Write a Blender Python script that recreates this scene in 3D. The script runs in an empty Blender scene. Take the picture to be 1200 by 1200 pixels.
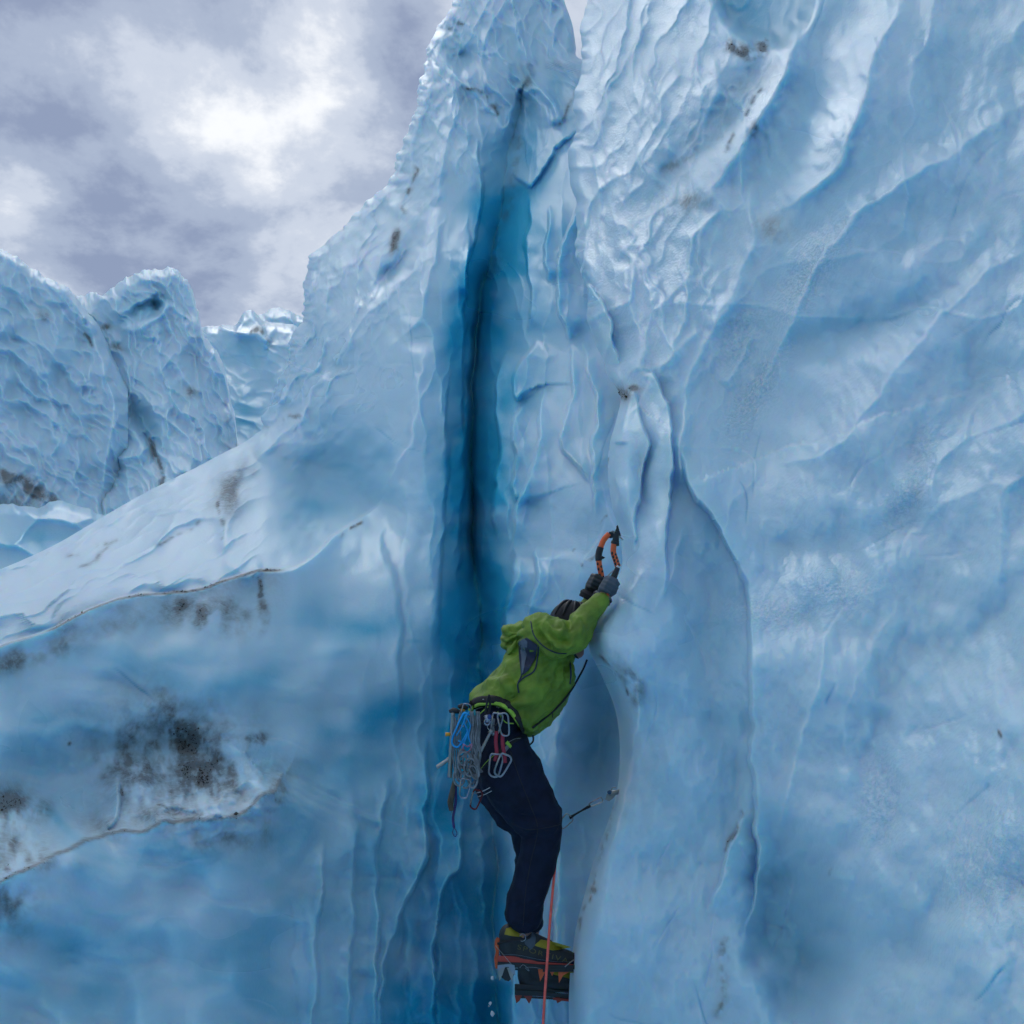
import bpy, bmesh, math, random
import numpy as np
from mathutils import Vector, Matrix
random.seed(4); rng = np.random.default_rng(7)
S = bpy.context.scene
COL = S.collection

# ------------------------------------------------------------------ camera
FPX = 1128.0; PITCH = math.radians(15); CZ = 1.6
cam_d = bpy.data.cameras.new('camera'); cam = bpy.data.objects.new('camera', cam_d); COL.objects.link(cam)
cam.location = (0, 0, CZ); cam.rotation_euler = (math.pi/2 + PITCH, 0, 0)
cam_d.sensor_width = 36; cam_d.lens = 36*FPX/1200; cam_d.clip_end = 3000; cam_d.clip_start = .05
S.camera = cam
FW = np.array([0, math.cos(PITCH), math.sin(PITCH)]); UP = np.array([0, -math.sin(PITCH), math.cos(PITCH)])

def pt(px, py, d):
    """world point seen at photo pixel (px,py) d metres in front of the camera"""
    v = FW + (px-600)/FPX*np.array([1., 0, 0]) - (py-600)/FPX*UP
    return Vector((d*v[0], d*v[1], CZ + d*v[2]))

# ------------------------------------------------------------------ world, sun, exposure
SUN_EL, SUN_AZ = math.radians(56), math.radians(-28)      # azimuth from +Y towards -X (upper left of the view)
W = bpy.data.worlds.new('World'); S.world = W; W.use_nodes = True
nt = W.node_tree; nt.nodes.clear()
def N(t, **k):
    n = nt.nodes.new(t)
    for a, b in k.items(): setattr(n, a, b)
    return n
def L(a, b): nt.links.new(a, b)
out = N('ShaderNodeOutputWorld')
sky = N('ShaderNodeTexSky', sky_type='NISHITA', sun_disc=False, sun_elevation=SUN_EL, sun_rotation=SUN_AZ)
bg1 = N('ShaderNodeBackground'); bg1.inputs[1].default_value = .1; L(sky.outputs[0], bg1.inputs[0])
tc = N('ShaderNodeTexCoord')
sep = N('ShaderNodeSeparateXYZ'); L(tc.outputs['Generated'], sep.inputs[0])
zz = N('ShaderNodeMath', operation='ADD'); L(sep.outputs[2], zz.inputs[0]); zz.inputs[1].default_value = .35
zm = N('ShaderNodeMath', operation='MAXIMUM'); L(zz.outputs[0], zm.inputs[0]); zm.inputs[1].default_value = .12
dv = N('ShaderNodeVectorMath', operation='DIVIDE'); L(tc.outputs['Generated'], dv.inputs[0])
cb = N('ShaderNodeCombineXYZ'); [L(zm.outputs[0], cb.inputs[i]) for i in range(3)]
L(cb.outputs[0], dv.inputs[1])
def noise(vec, scale, detail, rough=.55, dist=0, off=(0, 0, 0)):
    m = N('ShaderNodeMapping'); m.inputs[1].default_value = off; L(vec, m.inputs[0])
    n = N('ShaderNodeTexNoise'); n.inputs['Scale'].default_value = scale; n.inputs['Detail'].default_value = detail
    n.inputs['Roughness'].default_value = rough; n.inputs['Distortion'].default_value = dist
    L(m.outputs[0], n.inputs['Vector']); return n.outputs[0]
def ramp(fac, stops):
    r = N('ShaderNodeValToRGB'); L(fac, r.inputs[0]); e = r.color_ramp.elements
    while len(e) < len(stops): e.new(.5)
    for q, (p, c) in zip(e, stops): q.position = p; q.color = (*c, 1) if len(c) == 3 else c
    r.color_ramp.interpolation = 'EASE'
    return r.outputs[0]
def mth(op, a, b):
    m = N('ShaderNodeMath', operation=op)
    for i, v in enumerate((a, b)):
        if isinstance(v, (int, float)): m.inputs[i].default_value = v
        else: L(v, m.inputs[i])
    return m.outputs[0]
n1 = noise(dv.outputs[0], 3.2, 7, .58, .35, (.35, .2, 0))
n2 = noise(dv.outputs[0], 9, 6, .6, .1, (3, 1, 0))
acc = mth('ADD', mth('MULTIPLY', n1, .48), mth('MULTIPLY', n2, .40))
def lump(px, py, power, amt):            # a broad cloud or a broad gap in that direction of the sky
    global acc
    v = (pt(px, py, 1) - Vector((0, 0, CZ))).normalized()
    d = N('ShaderNodeVectorMath', operation='DOT_PRODUCT'); L(tc.outputs['Generated'], d.inputs[0]); d.inputs[1].default_value = v
    p = mth('POWER', mth('MAXIMUM', d.outputs['Value'], 0.), power)
    acc = mth('ADD', acc, mth('MULTIPLY', p, amt))
lump(170, 60, 500, .06); lump(350, 40, 900, .08); lump(200, 270, 900, .07); lump(275, 175, 160, .14); lump(310, 240, 300, .07); lump(20, 290, 400, .12); lump(410, 110, 400, .08)
lump(60, 30, 60, -.10); lump(110, 190, 300, -.13); lump(250, 300, 260, -.13); lump(430, 210, 300, -.10)
lump(480, 80, 900, -.16); lump(300, 55, 900, -.13)
ccol = ramp(acc, [(.30, (.25, .31, .46)), (.39, (.38, .45, .59)), (.47, (.58, .64, .75)), (.57, (.93, .95, .98))])
bg2 = N('ShaderNodeBackground'); bg2.inputs[1].default_value = 1.05; L(ccol, bg2.inputs[0])
mx = N('ShaderNodeMixShader'); mx.inputs[0].default_value = .93
L(bg1.outputs[0], mx.inputs[1]); L(bg2.outputs[0], mx.inputs[2]); L(mx.outputs[0], out.inputs[0])

sd = bpy.data.lights.new('sun', 'SUN'); sd.energy = .5; sd.angle = math.radians(24); sd.color = (1, .96, .9)
so = bpy.data.objects.new('sun', sd); COL.objects.link(so)
sv = Vector((math.sin(SUN_AZ)*math.cos(SUN_EL), math.cos(SUN_AZ)*math.cos(SUN_EL), math.sin(SUN_EL)))
so.rotation_euler = sv.to_track_quat('Z', 'Y').to_euler(); so.location = (0, 0, 30)
vs = S.view_settings; vs.view_transform = 'Standard'; vs.look = 'None'; vs.exposure = 0.03; vs.gamma = 1; vs.use_curve_mapping = False
S.render.engine = 'CYCLES'; S.cycles.max_bounces = 8; S.cycles.diffuse_bounces = 4; S.cycles.adaptive_threshold = .05; S.cycles.glossy_bounces = 3
S.cycles.use_denoising = True; S.cycles.caustics_reflective = False; S.cycles.caustics_refractive = False

# ------------------------------------------------------------------ materials
def new_mat(name):
    global nt
    m = bpy.data.materials.new(name); m.use_nodes = True; nt = m.node_tree
    return m, nt.nodes['Principled BSDF']
def ice_material():
    m, b = new_mat('ice')
    tc = N('ShaderNodeTexCoord').outputs['Object']
    a_d = N('ShaderNodeAttribute', attribute_name='dirt').outputs['Fac']
    a_c = N('ShaderNodeAttribute', attribute_name='clear').outputs['Fac']
    a_g = N('ShaderNodeAttribute', attribute_name='grain').outputs['Fac']
    def mixc(f, A, B):
        x = N('ShaderNodeMix', data_type='RGBA')
        if isinstance(f, float): x.inputs[0].default_value = f
        else: L(f, x.inputs[0])
        for i, v in ((6, A), (7, B)):
            if isinstance(v, tuple): x.inputs[i].default_value = (*v, 1)
            else: L(v, x.inputs[i])
        return x.outputs[2]
    a_b = N('ShaderNodeAttribute', attribute_name='milk').outputs['Fac']
    base = mixc(a_b, ICE_A, ICE_B)
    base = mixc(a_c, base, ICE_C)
    a_m = N('ShaderNodeAttribute', attribute_name='bubble_highlight').outputs['Fac']
    gs = mth('MULTIPLY', mth('ADD', a_g, .07), mth('MULTIPLY', mth('SUBTRACT', noise(tc, 60, 2, .6), .46), 3.2)); gc_ = N('ShaderNodeClamp'); L(mth('ADD', a_m, gs), gc_.inputs[0]); gc_.inputs['Max'].default_value = .9  # bubble specks throughout; in frost patches the pale speckle paints in glints
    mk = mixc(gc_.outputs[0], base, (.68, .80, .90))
    # dirt
    dn = noise(tc, 26, 5, .75, .3); dn2 = dn
    dm = mth('MULTIPLY', a_d, mth('SUBTRACT', mth('MULTIPLY', dn, 2.1), .15))
    dcl = N('ShaderNodeClamp'); L(dm, dcl.inputs[0]); dcl.inputs['Max'].default_value = .76; dr = dcl.outputs[0]
    dcol = mixc(a_b, (.065, .053, .044), (.15, .122, .098))
    base = mixc(dr, mk, dcol)
    L(base, b.inputs['Base Color'])
    rn = mth('SUBTRACT', mth('ADD', mth('ADD', .24, mth('MULTIPLY', a_b, .18)), mth('MULTIPLY', a_m, .45)), mth('MULTIPLY', a_g, .08))
    rr = mth('ADD', rn, mth('MULTIPLY', dr, .45)); L(rr, b.inputs['Roughness'])
    b.inputs['IOR'].default_value = 1.31
    b.inputs['Specular IOR Level'].default_value = .72
    b.subsurface_method = 'RANDOM_WALK' if hasattr(b, 'subsurface_method') else None
    b.inputs['Subsurface Weight'].default_value = SSS
    b.inputs['Subsurface Radius'].default_value = (.25, .6, 1.0)
    b.inputs['Subsurface Scale'].default_value = .16
    # fine relief: soft waviness, melt pits, frost grain
    g = noise(tc, 60, 2, .6)
    h = mth('ADD', mth('MULTIPLY', g, mth('ADD', .0024, mth('MULTIPLY', a_g, .024))), mth('MULTIPLY', mth('MULTIPLY', dn, a_d), .015))
    bp = N('ShaderNodeBump'); bp.inputs['Strength'].default_value = .8; bp.inputs['Distance'].default_value = 1.0
    L(h, bp.inputs['Height']); L(bp.outputs[0], b.inputs['Normal'])
    return m
ICE_A = (.415, .64, .772); ICE_B = (.495, .70, .805); ICE_C = (.02, .40, .60); SSS = .9  # third colour: clear blue ice, also painted shade in crack and hollows
ICE = ice_material()

# ------------------------------------------------------------------ numpy shape tools
def _hash(ix, iy, seed):
    h = (ix.astype(np.int64)*374761393 + iy.astype(np.int64)*668265263 + seed*982451653) & 0x7fffffff
    h = ((h ^ (h >> 13))*1274126177) & 0x7fffffff
    return ((h ^ (h >> 16)) & 0xffff)/65535.0
def vnoise(x, y, seed=0):
    ix, iy = np.floor(x), np.floor(y); fx, fy = x-ix, y-iy
    fx = fx*fx*fx*(fx*(fx*6-15)+10); fy = fy*fy*fy*(fy*(fy*6-15)+10)
    a = _hash(ix, iy, seed); b = _hash(ix+1, iy, seed); c = _hash(ix, iy+1, seed); d = _hash(ix+1, iy+1, seed)
    return (a*(1-fx)+b*fx)*(1-fy) + (c*(1-fx)+d*fx)*fy - .5
def fbm(x, y, seed=0, o=4, g=.5):
    r = 0; a = 1
    for i in range(o): r = r + a*vnoise(x, y, seed+i); x = x*2.03+11.3; y = y*2.03+5.7; a *= g
    return r
def cups(x, y, cell, ang, stretch, seed=0, warp=.35, jit=.9, veins=False):
    """sun-cup relief: smooth bowls that meet in sharp crests (0 in the bowl, ~1 on the crest)"""
    c, s = math.cos(math.radians(ang)), math.sin(math.radians(ang))
    x = x + fbm(x/cell*.4, y/cell*.4, seed+50, 4)*cell*warp*3
    y = y + fbm(x/cell*.35+9, y/cell*.35, seed+60, 3)*cell*warp*3
    u = (x*c + y*s)/(cell*stretch); v = (-x*s + y*c)/cell
    iu, iv = np.floor(u), np.floor(v); best = np.full(x.shape, 9.); sec = best.copy()
    for i in (-1, 0, 1):
        for j in (-1, 0, 1):
            cu = iu+i; cv = iv+j
            du = cu + .5 + (_hash(cu, cv, seed)-.5)*jit - u; dv_ = cv + .5 + (_hash(cu, cv, seed+7)-.5)*jit - v
            q = du*du+dv_*dv_; sec = np.minimum(sec, np.maximum(best, q)); best = np.minimum(best, q)
    g = (np.sqrt(sec)-np.sqrt(best))*cell
    o = np.minimum(best*1.6, 1.3) + .22*np.exp(-g/3.)*np.minimum(best*2, 1)
    return (o, g) if veins else o
def spline(pts, n=14):
    p = np.array(pts, float)
    if len(p) < 3: return p
    q = np.vstack([2*p[0]-p[1], p, 2*p[-1]-p[-2]]); o = []
    for i in range(1, len(q)-2):
        for t in np.linspace(0, 1, n, endpoint=False):
            o.append(.5*((2*q[i]) + (-q[i-1]+q[i+1])*t + (2*q[i-1]-5*q[i]+4*q[i+1]-q[i+2])*t*t + (-q[i-1]+3*q[i]-3*q[i+1]+q[i+2])*t**3))
    o.append(q[-2]); return np.array(o)
def sdist(x, y, pts, n=5):
    """distance to a smooth polyline, + on its right-hand side (in px, y down, walking along it); and position 0..1 along it"""
    p = spline(pts, n); bd = np.full(x.shape, 1e9); sg = np.ones(x.shape); al = np.zeros(x.shape); m = len(p)-1
    for i in range(m):
        a, b = p[i], p[i+1]; d = b-a; l2 = max(d@d, 1e-6)
        t = np.clip(((x-a[0])*d[0]+(y-a[1])*d[1])/l2, 0, 1)
        dx = x-a[0]-t*d[0]; dy = y-a[1]-t*d[1]; q = dx*dx+dy*dy
        k = q < bd; bd = np.where(k, q, bd); al = np.where(k, (i+t)/m, al)
        sg = np.where(k, np.where(d[0]*dy-d[1]*dx > 0, 1., -1.), sg)
    return np.sqrt(bd)*sg, al
def sm(a, b, v):
    t = np.clip((v-a)/(b-a), 0, 1); return t*t*(3-2*t)
def taper(al, e=.18): return sm(0, e, al)*sm(0, e, 1-al)
def prof(pts, y):                       # smooth 1-D profile through (y, value)
    p = np.array(pts, float); yy = np.asarray(y, float)
    m = np.gradient(p[:, 1], p[:, 0]); k = np.clip(np.searchsorted(p[:, 0], yy)-1, 0, len(p)-2)
    h = p[k+1, 0]-p[k, 0]; t = np.clip((yy-p[k, 0])/h, 0, 1)
    return ((2*t**3-3*t**2+1)*p[k, 1] + (t**3-2*t**2+t)*h*m[k] + (-2*t**3+3*t**2)*p[k+1, 1] + (t**3-t**2)*h*m[k+1])
def tps(ctrl, x, y):
    c = np.array(ctrl, float); n = len(c); X = c[:, :2]/300
    def U(r2): return np.where(r2 > 1e-9, r2*np.log(r2+1e-12), 0)
    K = U(((X[:, None]-X[None])**2).sum(2)) + np.eye(n)*.004
    Pm = np.hstack([np.ones((n, 1)), X]); A = np.block([[K, Pm], [Pm.T, np.zeros((3, 3))]])
    w = np.linalg.solve(A, np.concatenate([np.log(c[:, 2]), np.zeros(3)]))
    xs, ys = x/300, y/300; r = w[n] + w[n+1]*xs + w[n+2]*ys
    for i in range(n): r = r + w[i]*U((xs-X[i, 0])**2+(ys-X[i, 1])**2)
    return np.exp(r)
class Relief:
    """height field in metres (towards the viewer) plus dirt / clear-ice and painted-shade / grain / painted-highlight masks"""
    def __init__(s, x, y):
        s.x, s.y = x, y; s.h = np.zeros(x.shape); s.dirt = np.zeros(x.shape); s.clear = np.zeros(x.shape); s.grain = np.zeros(x.shape); s.white = np.zeros(x.shape)
        s.wx = x + fbm(x/40, y/40, 91, 3)*9; s.wy = y + fbm(x/40+7, y/40, 95, 3)*9
    cr = .55
    def cup(s, m, cell, ang, stretch, seed, amp, warp=.35, white=.45):
        c, g = cups(s.x, s.y, cell, ang, stretch, seed, warp, veins=True); s.h += m*amp*c
        s.white = np.maximum(s.white, white*1.9*np.clip(m, 0, 1)*np.exp(-(g/1.7)**2)*sm(.35, .9, c)*np.clip(.4+2.0*fbm(s.x/34, s.y/34, seed+3, 2), 0, 1))  # pale highlight painted on the crests where cups meet
    def box(s, pts, r):
        p = np.array(pts); return (s.x > p[:, 0].min()-r) & (s.x < p[:, 0].max()+r) & (s.y > p[:, 1].min()-r) & (s.y < p[:, 1].max()+r)
    def ridge(s, pts, amp, w, end=.2, wr=None):     # cusp crest; w left width, wr right width
        wr = wr or w; m = s.box(pts, 5*max(w, wr))
        if not m.any(): return
        d, al = sdist(s.wx[m], s.wy[m], pts); ww = np.where(d > 0, wr, w)
        a = np.abs(d)/ww
        s.h[m] += amp*(.72*np.exp(-np.sqrt(a*a+.02))+.13*np.exp(-np.abs(d)/3.))*taper(al, end)
        if amp > 0: s.white[m] = np.maximum(s.white[m], s.cr*1.4*np.exp(-(d/1.9)**2)*taper(al, end)*(.5+1.2*vnoise(s.x[m]/16, s.y[m]/16, 77)))  # bright highlight painted along the crest line
    def step(s, pts, amp, wr, soft=1.6, end=.15, wl=None):  # overlapping layer: right side of the line proud, fading over wr
        m = s.box(pts, 5*max(wr, wl or 0))
        if not m.any(): return
        d, al = sdist(s.wx[m], s.wy[m], pts); v = sm(-soft, soft, d)*np.exp(-np.maximum(d, 0)/wr)
        if wl: v = v - .6*(1-sm(-soft, soft, d))*np.exp(-np.maximum(-d, 0)/wl)
        s.h[m] += amp*v*taper(al, end)
    def bowl(s, cx, cy, rx, ry, amp, ang=0, p=2., sharp=False):
        c, q = math.cos(math.radians(ang)), math.sin(math.radians(ang)); X = s.wx-cx; Y = s.wy-cy
        r = np.sqrt(((X*c+Y*q)/rx)**2+((-X*q+Y*c)/ry)**2)
        v = np.clip(1-r**p, 0, 1) if sharp else np.exp(-r**p)
        s.h -= amp*v
    def hairlines(s, n, x0, x1, y0, y1, ang, seed):
        g = np.random.default_rng(seed)
        for _ in range(n):
            x, y = g.uniform(x0, x1), g.uniform(y0, y1); a = math.radians(g.normal(ang, 22)); p = [(x, y)]
            for k in range(g.integers(3, 6)):
                a += g.normal(0, .28); st = g.uniform(10, 34); x += st*math.cos(a); y += st*math.sin(a); p.append((x, y))
            m = s.box(p, 5)
            if not m.any(): continue
            d, al = sdist(s.x[m]*.7+s.wx[m]*.3, s.y[m]*.7+s.wy[m]*.3, p, 3); v = np.exp(-(d/1.3)**2)*taper(al, .3); k = g.uniform(.2, .55)
            s.h[m] -= .006*v
            if g.random() < .5: s.white[m] = np.maximum(s.white[m], k*v)
            else: s.clear[m] = np.maximum(s.clear[m], k*v)
    def dline(s, pts, w, amt, end=.1):
        m = s.box(pts, 4*w); d, al = sdist(s.wx[m], s.wy[m], pts)
        s.dirt[m] = np.maximum(s.dirt[m], amt*np.exp(-np.abs(d/w)**1.4)*taper(al, end)*np.clip(.6+2.2*fbm(s.x[m]/9, s.y[m]/9, 34, 3), 0, 1.3))
    def dblob(s, cx, cy, rx, ry, amt, ang=0):
        c, q = math.cos(math.radians(ang)), math.sin(math.radians(ang)); X = s.wx-cx; Y = s.wy-cy
        r2 = ((X*c+Y*q)/rx)**2+((-X*q+Y*c)/ry)**2
        s.dirt = np.maximum(s.dirt, amt*np.exp(-r2*.62)*np.clip(.85+1.5*fbm(s.x/18, s.y/26, 33, 5, .6), 0, 1.6))
    def cline(s, pts, w, amt, end=.25):
        m = s.box(pts, 4*w); d, al = sdist(s.wx[m], s.wy[m], pts)
        s.clear[m] = np.maximum(s.clear[m], amt*np.exp(-(d/w)**2)*taper(al, end))
    def cblob(s, cx, cy, rx, ry, amt, ang=0, what='clear'):
        c, q = math.cos(math.radians(ang)), math.sin(math.radians(ang)); X = s.wx-cx; Y = s.wy-cy
        a = getattr(s, what); setattr(s, what, np.maximum(a, amt*np.exp(-((X*c+Y*q)/rx)**2-((-X*q+Y*c)/ry)**2)))

def tag(o, label=None, cat=None, group=None, kind=None):
    if label: o['label'] = label
    if cat: o['category'] = cat
    if group: o['group'] = group
    if kind: o['kind'] = kind
    return o
def sheet(name, X, Y, D, masks=None, mat=None):
    """grid of surface points -> one mesh"""
    n, m = X.shape
    v = FW[None, None]*1.0 + ((X-600)/FPX)[..., None]*np.array([1., 0, 0]) - ((Y-600)/FPX)[..., None]*UP
    co = v*D[..., None]; co[..., 2] += CZ
    idx = np.arange(n*m).reshape(n, m)
    q = np.stack([idx[:-1, :-1], idx[1:, :-1], idx[1:, 1:], idx[:-1, 1:]], -1).reshape(-1, 4)
    me = bpy.data.meshes.new(name); me.vertices.add(n*m); me.vertices.foreach_set('co', co.reshape(-1).astype(np.float32))
    me.loops.add(q.size); me.loops.foreach_set('vertex_index', q.reshape(-1).astype(np.int32))
    me.polygons.add(len(q)); me.polygons.foreach_set('loop_start', np.arange(0, q.size, 4, dtype=np.int32))
    me.polygons.foreach_set('loop_total', np.full(len(q), 4, np.int32)); me.polygons.foreach_set('use_smooth', np.ones(len(q), bool))
    me.update(); me.validate()
    masks = dict(masks)
    masks['milk'] = np.clip(.5+1.3*fbm(X/150, Y/110, 401, 3, .4), 0, 1)
    masks['bubble_highlight'] = np.clip(np.clip(fbm(X/120+fbm(X/90, Y/90, 404, 2)*1.6, Y/70, 402, 3, .4)*.7, 0, .35) + masks.pop('white')*(1-.8*np.clip(masks['clear'], 0, 1)), 0, .8)  # random bubbly tone, snow and pale ice, plus painted crest highlights
    masks['clear'] = np.clip(masks['clear']*(.95+.9*fbm(X/60, Y/34, 403, 3, .45)), 0, 1)
    for k, a in masks.items():
        at = me.attributes.new(k, 'FLOAT', 'POINT'); at.data.foreach_set('value', np.clip(a, 0, 2).reshape(-1).astype(np.float32))
    o = bpy.data.objects.new(name, me); COL.objects.link(o); me.materials.append(mat or ICE)
    return o
def wrap_side(X, Y, D, masks, side, depth=3., n=14, inset=26):
    """continue a sheet round its outline and back into the depth, so the mass is solid there"""
    j = 0 if side == 'left' else -1; sg = 1 if side == 'left' else -1
    t = np.linspace(0, 1, n+1)[1:][None]; e = X[:, [j]]
    nx = e + sg*inset*t**1.5; nd = D[:, [j]] + depth*t**1.3; ny = np.repeat(Y[:, [j]], n, 1)
    ex = {k: np.repeat(a[:, [j]], n, 1) for k, a in masks.items()}
    if side == 'left':
        f = lambda a, b: np.hstack([b[:, ::-1], a])
    else: f = lambda a, b: np.hstack([a, b])
    return f(X, nx), f(Y, ny), f(D, nd), {k: f(masks[k], ex[k]) for k in masks}

# ================================================================== THE ICE
# ---- right wall of the crevasse
def right_wall():
    ny, nx = 800, 640
    y = np.linspace(-260, 1420, ny)
    xl = prof([(-260, 725), (-100, 700), (0, 688), (45, 684), (75, 683), (110, 676), (150, 671), (200, 670), (260, 676), (330, 682), (380, 690),
               (430, 708), (465, 727), (490, 722), (520, 714), (560, 712), (590, 716), (618, 725), (640, 729), (662, 729), (690, 716), (715, 701),
               (738, 690), (760, 690), (790, 704), (830, 720), (870, 726), (910, 725), (950, 718), (1000, 700), (1050, 684), (1100, 672), (1150, 668), (1250, 668), (1420, 672)], y)
    up = sm(520, 380, y)
    xl = xl + up*(fbm(y/38, y*0+3, 3, 4)*11) + fbm(y/90, y*0, 8, 3)*3
    s = np.linspace(0, 1, nx)[None]
    X = xl[:, None] + (2350-xl[:, None])*(.42*s**1.15+.58*s**3.4); Y = np.repeat(y[:, None], nx, 1)
    ctrl = [(690, -250, 11.), (690, 0, 8.8), (675, 200, 7.4), (690, 380, 6.0), (725, 470, 5.2), (715, 560, 4.7), (727, 650, 4.3), (690, 745, 3.95), (726, 900, 3.95), (690, 1040, 3.85), (668, 1200, 3.75), (670, 1400, 3.7),
            (760, 0, 7.4), (760, 200, 6.2), (770, 400, 5.2), (760, 500, 4.75), (760, 640, 4.15), (780, 760, 3.75), (780, 900, 3.7), (760, 1100, 3.55),
            (850, 0, 6.2), (860, 200, 5.4), (870, 400, 4.9), (880, 540, 4.35), (860, 700, 3.95), (870, 900, 3.6), (860, 1150, 3.4),
            (1000, 0, 5.0), (1000, 200, 4.5), (1000, 400, 4.15), (1000, 600, 3.65), (1000, 800, 3.25), (1000, 1000, 2.95), (1000, 1200, 2.8),
            (1200, 0, 3.9), (1200, 300, 3.4), (1200, 600, 2.95), (1200, 900, 2.45), (1200, 1200, 2.1), (1500, 0, 2.8), (1500, 600, 2.0), (1500, 1250, 1.35), (1100, -250, 4.9), (1500, -250, 3.2), (1100, 1400, 2.25), (2350, -250, 2.3), (2350, 200, 1.7), (2350, 650, 1.25), (2350, 1300, .95)]
    D = tps(ctrl, X, Y)
    R = Relief(X, Y); x, yv = X, Y
    # rounded outline
    e = X - xl[:, None]; rr = np.where(Y > 520, 26., 14.)
    tt = np.clip(1-e/rr, 0, 1); R.h -= (1-np.sqrt(1-np.minimum(tt, .999)**2))*np.where(Y > 520, .42, .45)
    R.h += fbm(x/170, yv/170, 21, 3)*.16
    # sun-cups of the upper left, shrinking towards the crack
    mA = sm(960, 760, x + (yv-200)*.15)*sm(560, 400, yv)
    R.cup(mA, 24, -74, 4.6, 5, .035, .5, .6); R.cup(mA, 46, -68, 4.0, 9, .12, .55, .7)
    mB = sm(700, 860, x)*sm(720, 480, yv - (x-800)*.1)
    R.cup(mB, 120, -52, 4.5, 15, .05, .9, .2)
    mC = sm(520, 700, yv)*sm(880, 960, x)
    R.h += mC*(fbm(x/120, yv/160, 27, 3)*.12)
    # hand-placed crests
    for p, a, w, wr in [
        ([(948, -20), (930, 50), (905, 110), (880, 155), (858, 190), (832, 226), (806, 243)], .22, 10, 34),
        ([(1075, -30), (1030, 60), (1003, 135), (980, 190), (948, 228), (900, 252)], .26, 16, 60),
        ([(1240, 90), (1130, 168), (1052, 215), (988, 270), (945, 335), (912, 415), (872, 500)], .22, 42, 18),
        ([(1240, 262), (1120, 350), (1062, 415), (1022, 478), (960, 530), (900, 545)], .20, 40, 16),
        ([(885, 205), (882, 262), (866, 322), (842, 368), (828, 384)], .14, 18, 9),
        ([(838, 60), (836, 110), (812, 160), (785, 205)], .14, 14, 10),
        ([(796, 40), (793, 88), (776, 118), (768, 160)], .12, 12, 7),
        ([(772, 50), (756, 110), (742, 190), (735, 260)], .12, 10, 7),
        ([(825, 385), (800, 400), (770, 440)], .12, 12, 8),
        ([(868, 330), (830, 400), (806, 440), (800, 480)], .16, 12, 9),
        ([(890, 380), (862, 430), (842, 455)], .12, 12, 10),
        ([(700, 120), (696, 180), (702, 250), (697, 330)], .12, 7, 9),
        ([(745, 300), (738, 350), (752, 400), (744, 445)], .14, 8, 8),
        ([(1200, 560), (1110, 590), (1050, 640), (1000, 655)], .07, 40, 40),
        ([(966, 735), (952, 820), (932, 900), (905, 985)], .13, 50, 16),
        ([(736, 768), (747, 820), (746, 872), (736, 930), (716, 992), (694, 1060)], .10, 10, 26),
        ([(1060, 700), (1000, 800), (990, 900)], .05, 60, 60),
    ]: R.ridge(p, a*.7, w, .2, wr)
    # overlapping sheets: right side proud
    R.step([(752, 440), (768, 437), (783, 470), (789, 520), (786, 575), (782, 640), (780, 720)], .09, 34, 1.6, .2, 16)
    R.step([(744, 452), (752, 490), (757, 520), (755, 560), (748, 600), (741, 650)], .07, 26, 1.6, .2, 12)
    R.ridge([(770, 720), (790, 660), (806, 610)], .06, 14, .3)
    R.step([(803, 505), (801, 545), (806, 574), (834, 606), (855, 645), (872, 700), (880, 780), (883, 870), (886, 950), (882, 1040), (868, 1120)][::-1], .13, 110, 2.6, .25, 60)
    R.ridge([(806, 455), (799, 520), (793, 572)], .12, 9, .25, 10)
    R.step([(872, 950), (845, 1020), (828, 1070)][::-1], .10, 30, 2.5, .25)
    # rounded lobe on the crack side
    R.step([(662, 470), (662, 400), (664, 372), (674, 347), (690, 336), (706, 352), (718, 385), (728, 430)], .26, 50, 2.0, .1)
    R.bowl(705, 400, 16, 42, .1)
    R.step([(733, 620), (722, 560), (722, 520), (735, 470), (750, 455)], .12, 22, 2, .2)
    R.bowl(754, 560, 13, 60, .12); R.bowl(830, 740, 34, 110, .16, -3); R.bowl(800, 650, 22, 60, .08)
    # hollows
    R.bowl(888, -28, 60, 86, .52, -20, 14.); hq = math.radians(-20); hr2 = ((((R.wx-888)*math.cos(hq)+(R.wy+28)*math.sin(hq))/60)**2+((-(R.wx-888)*math.sin(hq)+(R.wy+28)*math.cos(hq))/86)**2); R.clear = np.maximum(R.clear, .5*np.clip(1-hr2**4, 0, 1)); R.white = R.white*sm(.9, 1.1, hr2); R.dline([(845, 50), (862, 59), (884, 62), (900, 52)], 4.5, 1.35)  # deeper blue painted in, crests dimmed, as the hollow's shade
    R.bowl(836, 148, 24, 112, .20, 38, 3.); R.dblob(836, 148, 20, 90, .16, 38); R.bowl(940, 130, 34, 130, .2, 28, 2)
    R.bowl(1035, 375, 26, 90, .16, 66); R.bowl(930, 1085, 52, 112, .30, -8, 4.); R.bowl(1120, 780, 90, 120, .13)
    R.bowl(960, 640, 90, 30, .10, -8); R.bowl(1120, 500, 50, 110, .10, 40)
    R.h += fbm(x/22, yv/34, 44, 3)*.022
    # dirt
    for a in [(884, 152, 5, 13, .8, 20), (792, 195, 12, 5, .6, -30), (775, 222, 6, 15, .4, 10), (905, 268, 24, 12, .3, 0), (738, 800, 8, 22, .75, -25), (727, 462, 9, 9, 1.2, 0), (745, 455, 8, 4, .8, 0), (800, 240, 20, 8, .6, -20)]:
        R.dblob(*a)
    R.dline([(716, 500), (713, 540), (712, 575), (720, 612)], 2.2, .8); R.dline([(700, 760), (722, 785), (735, 815)], 2.4, .7)
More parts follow.
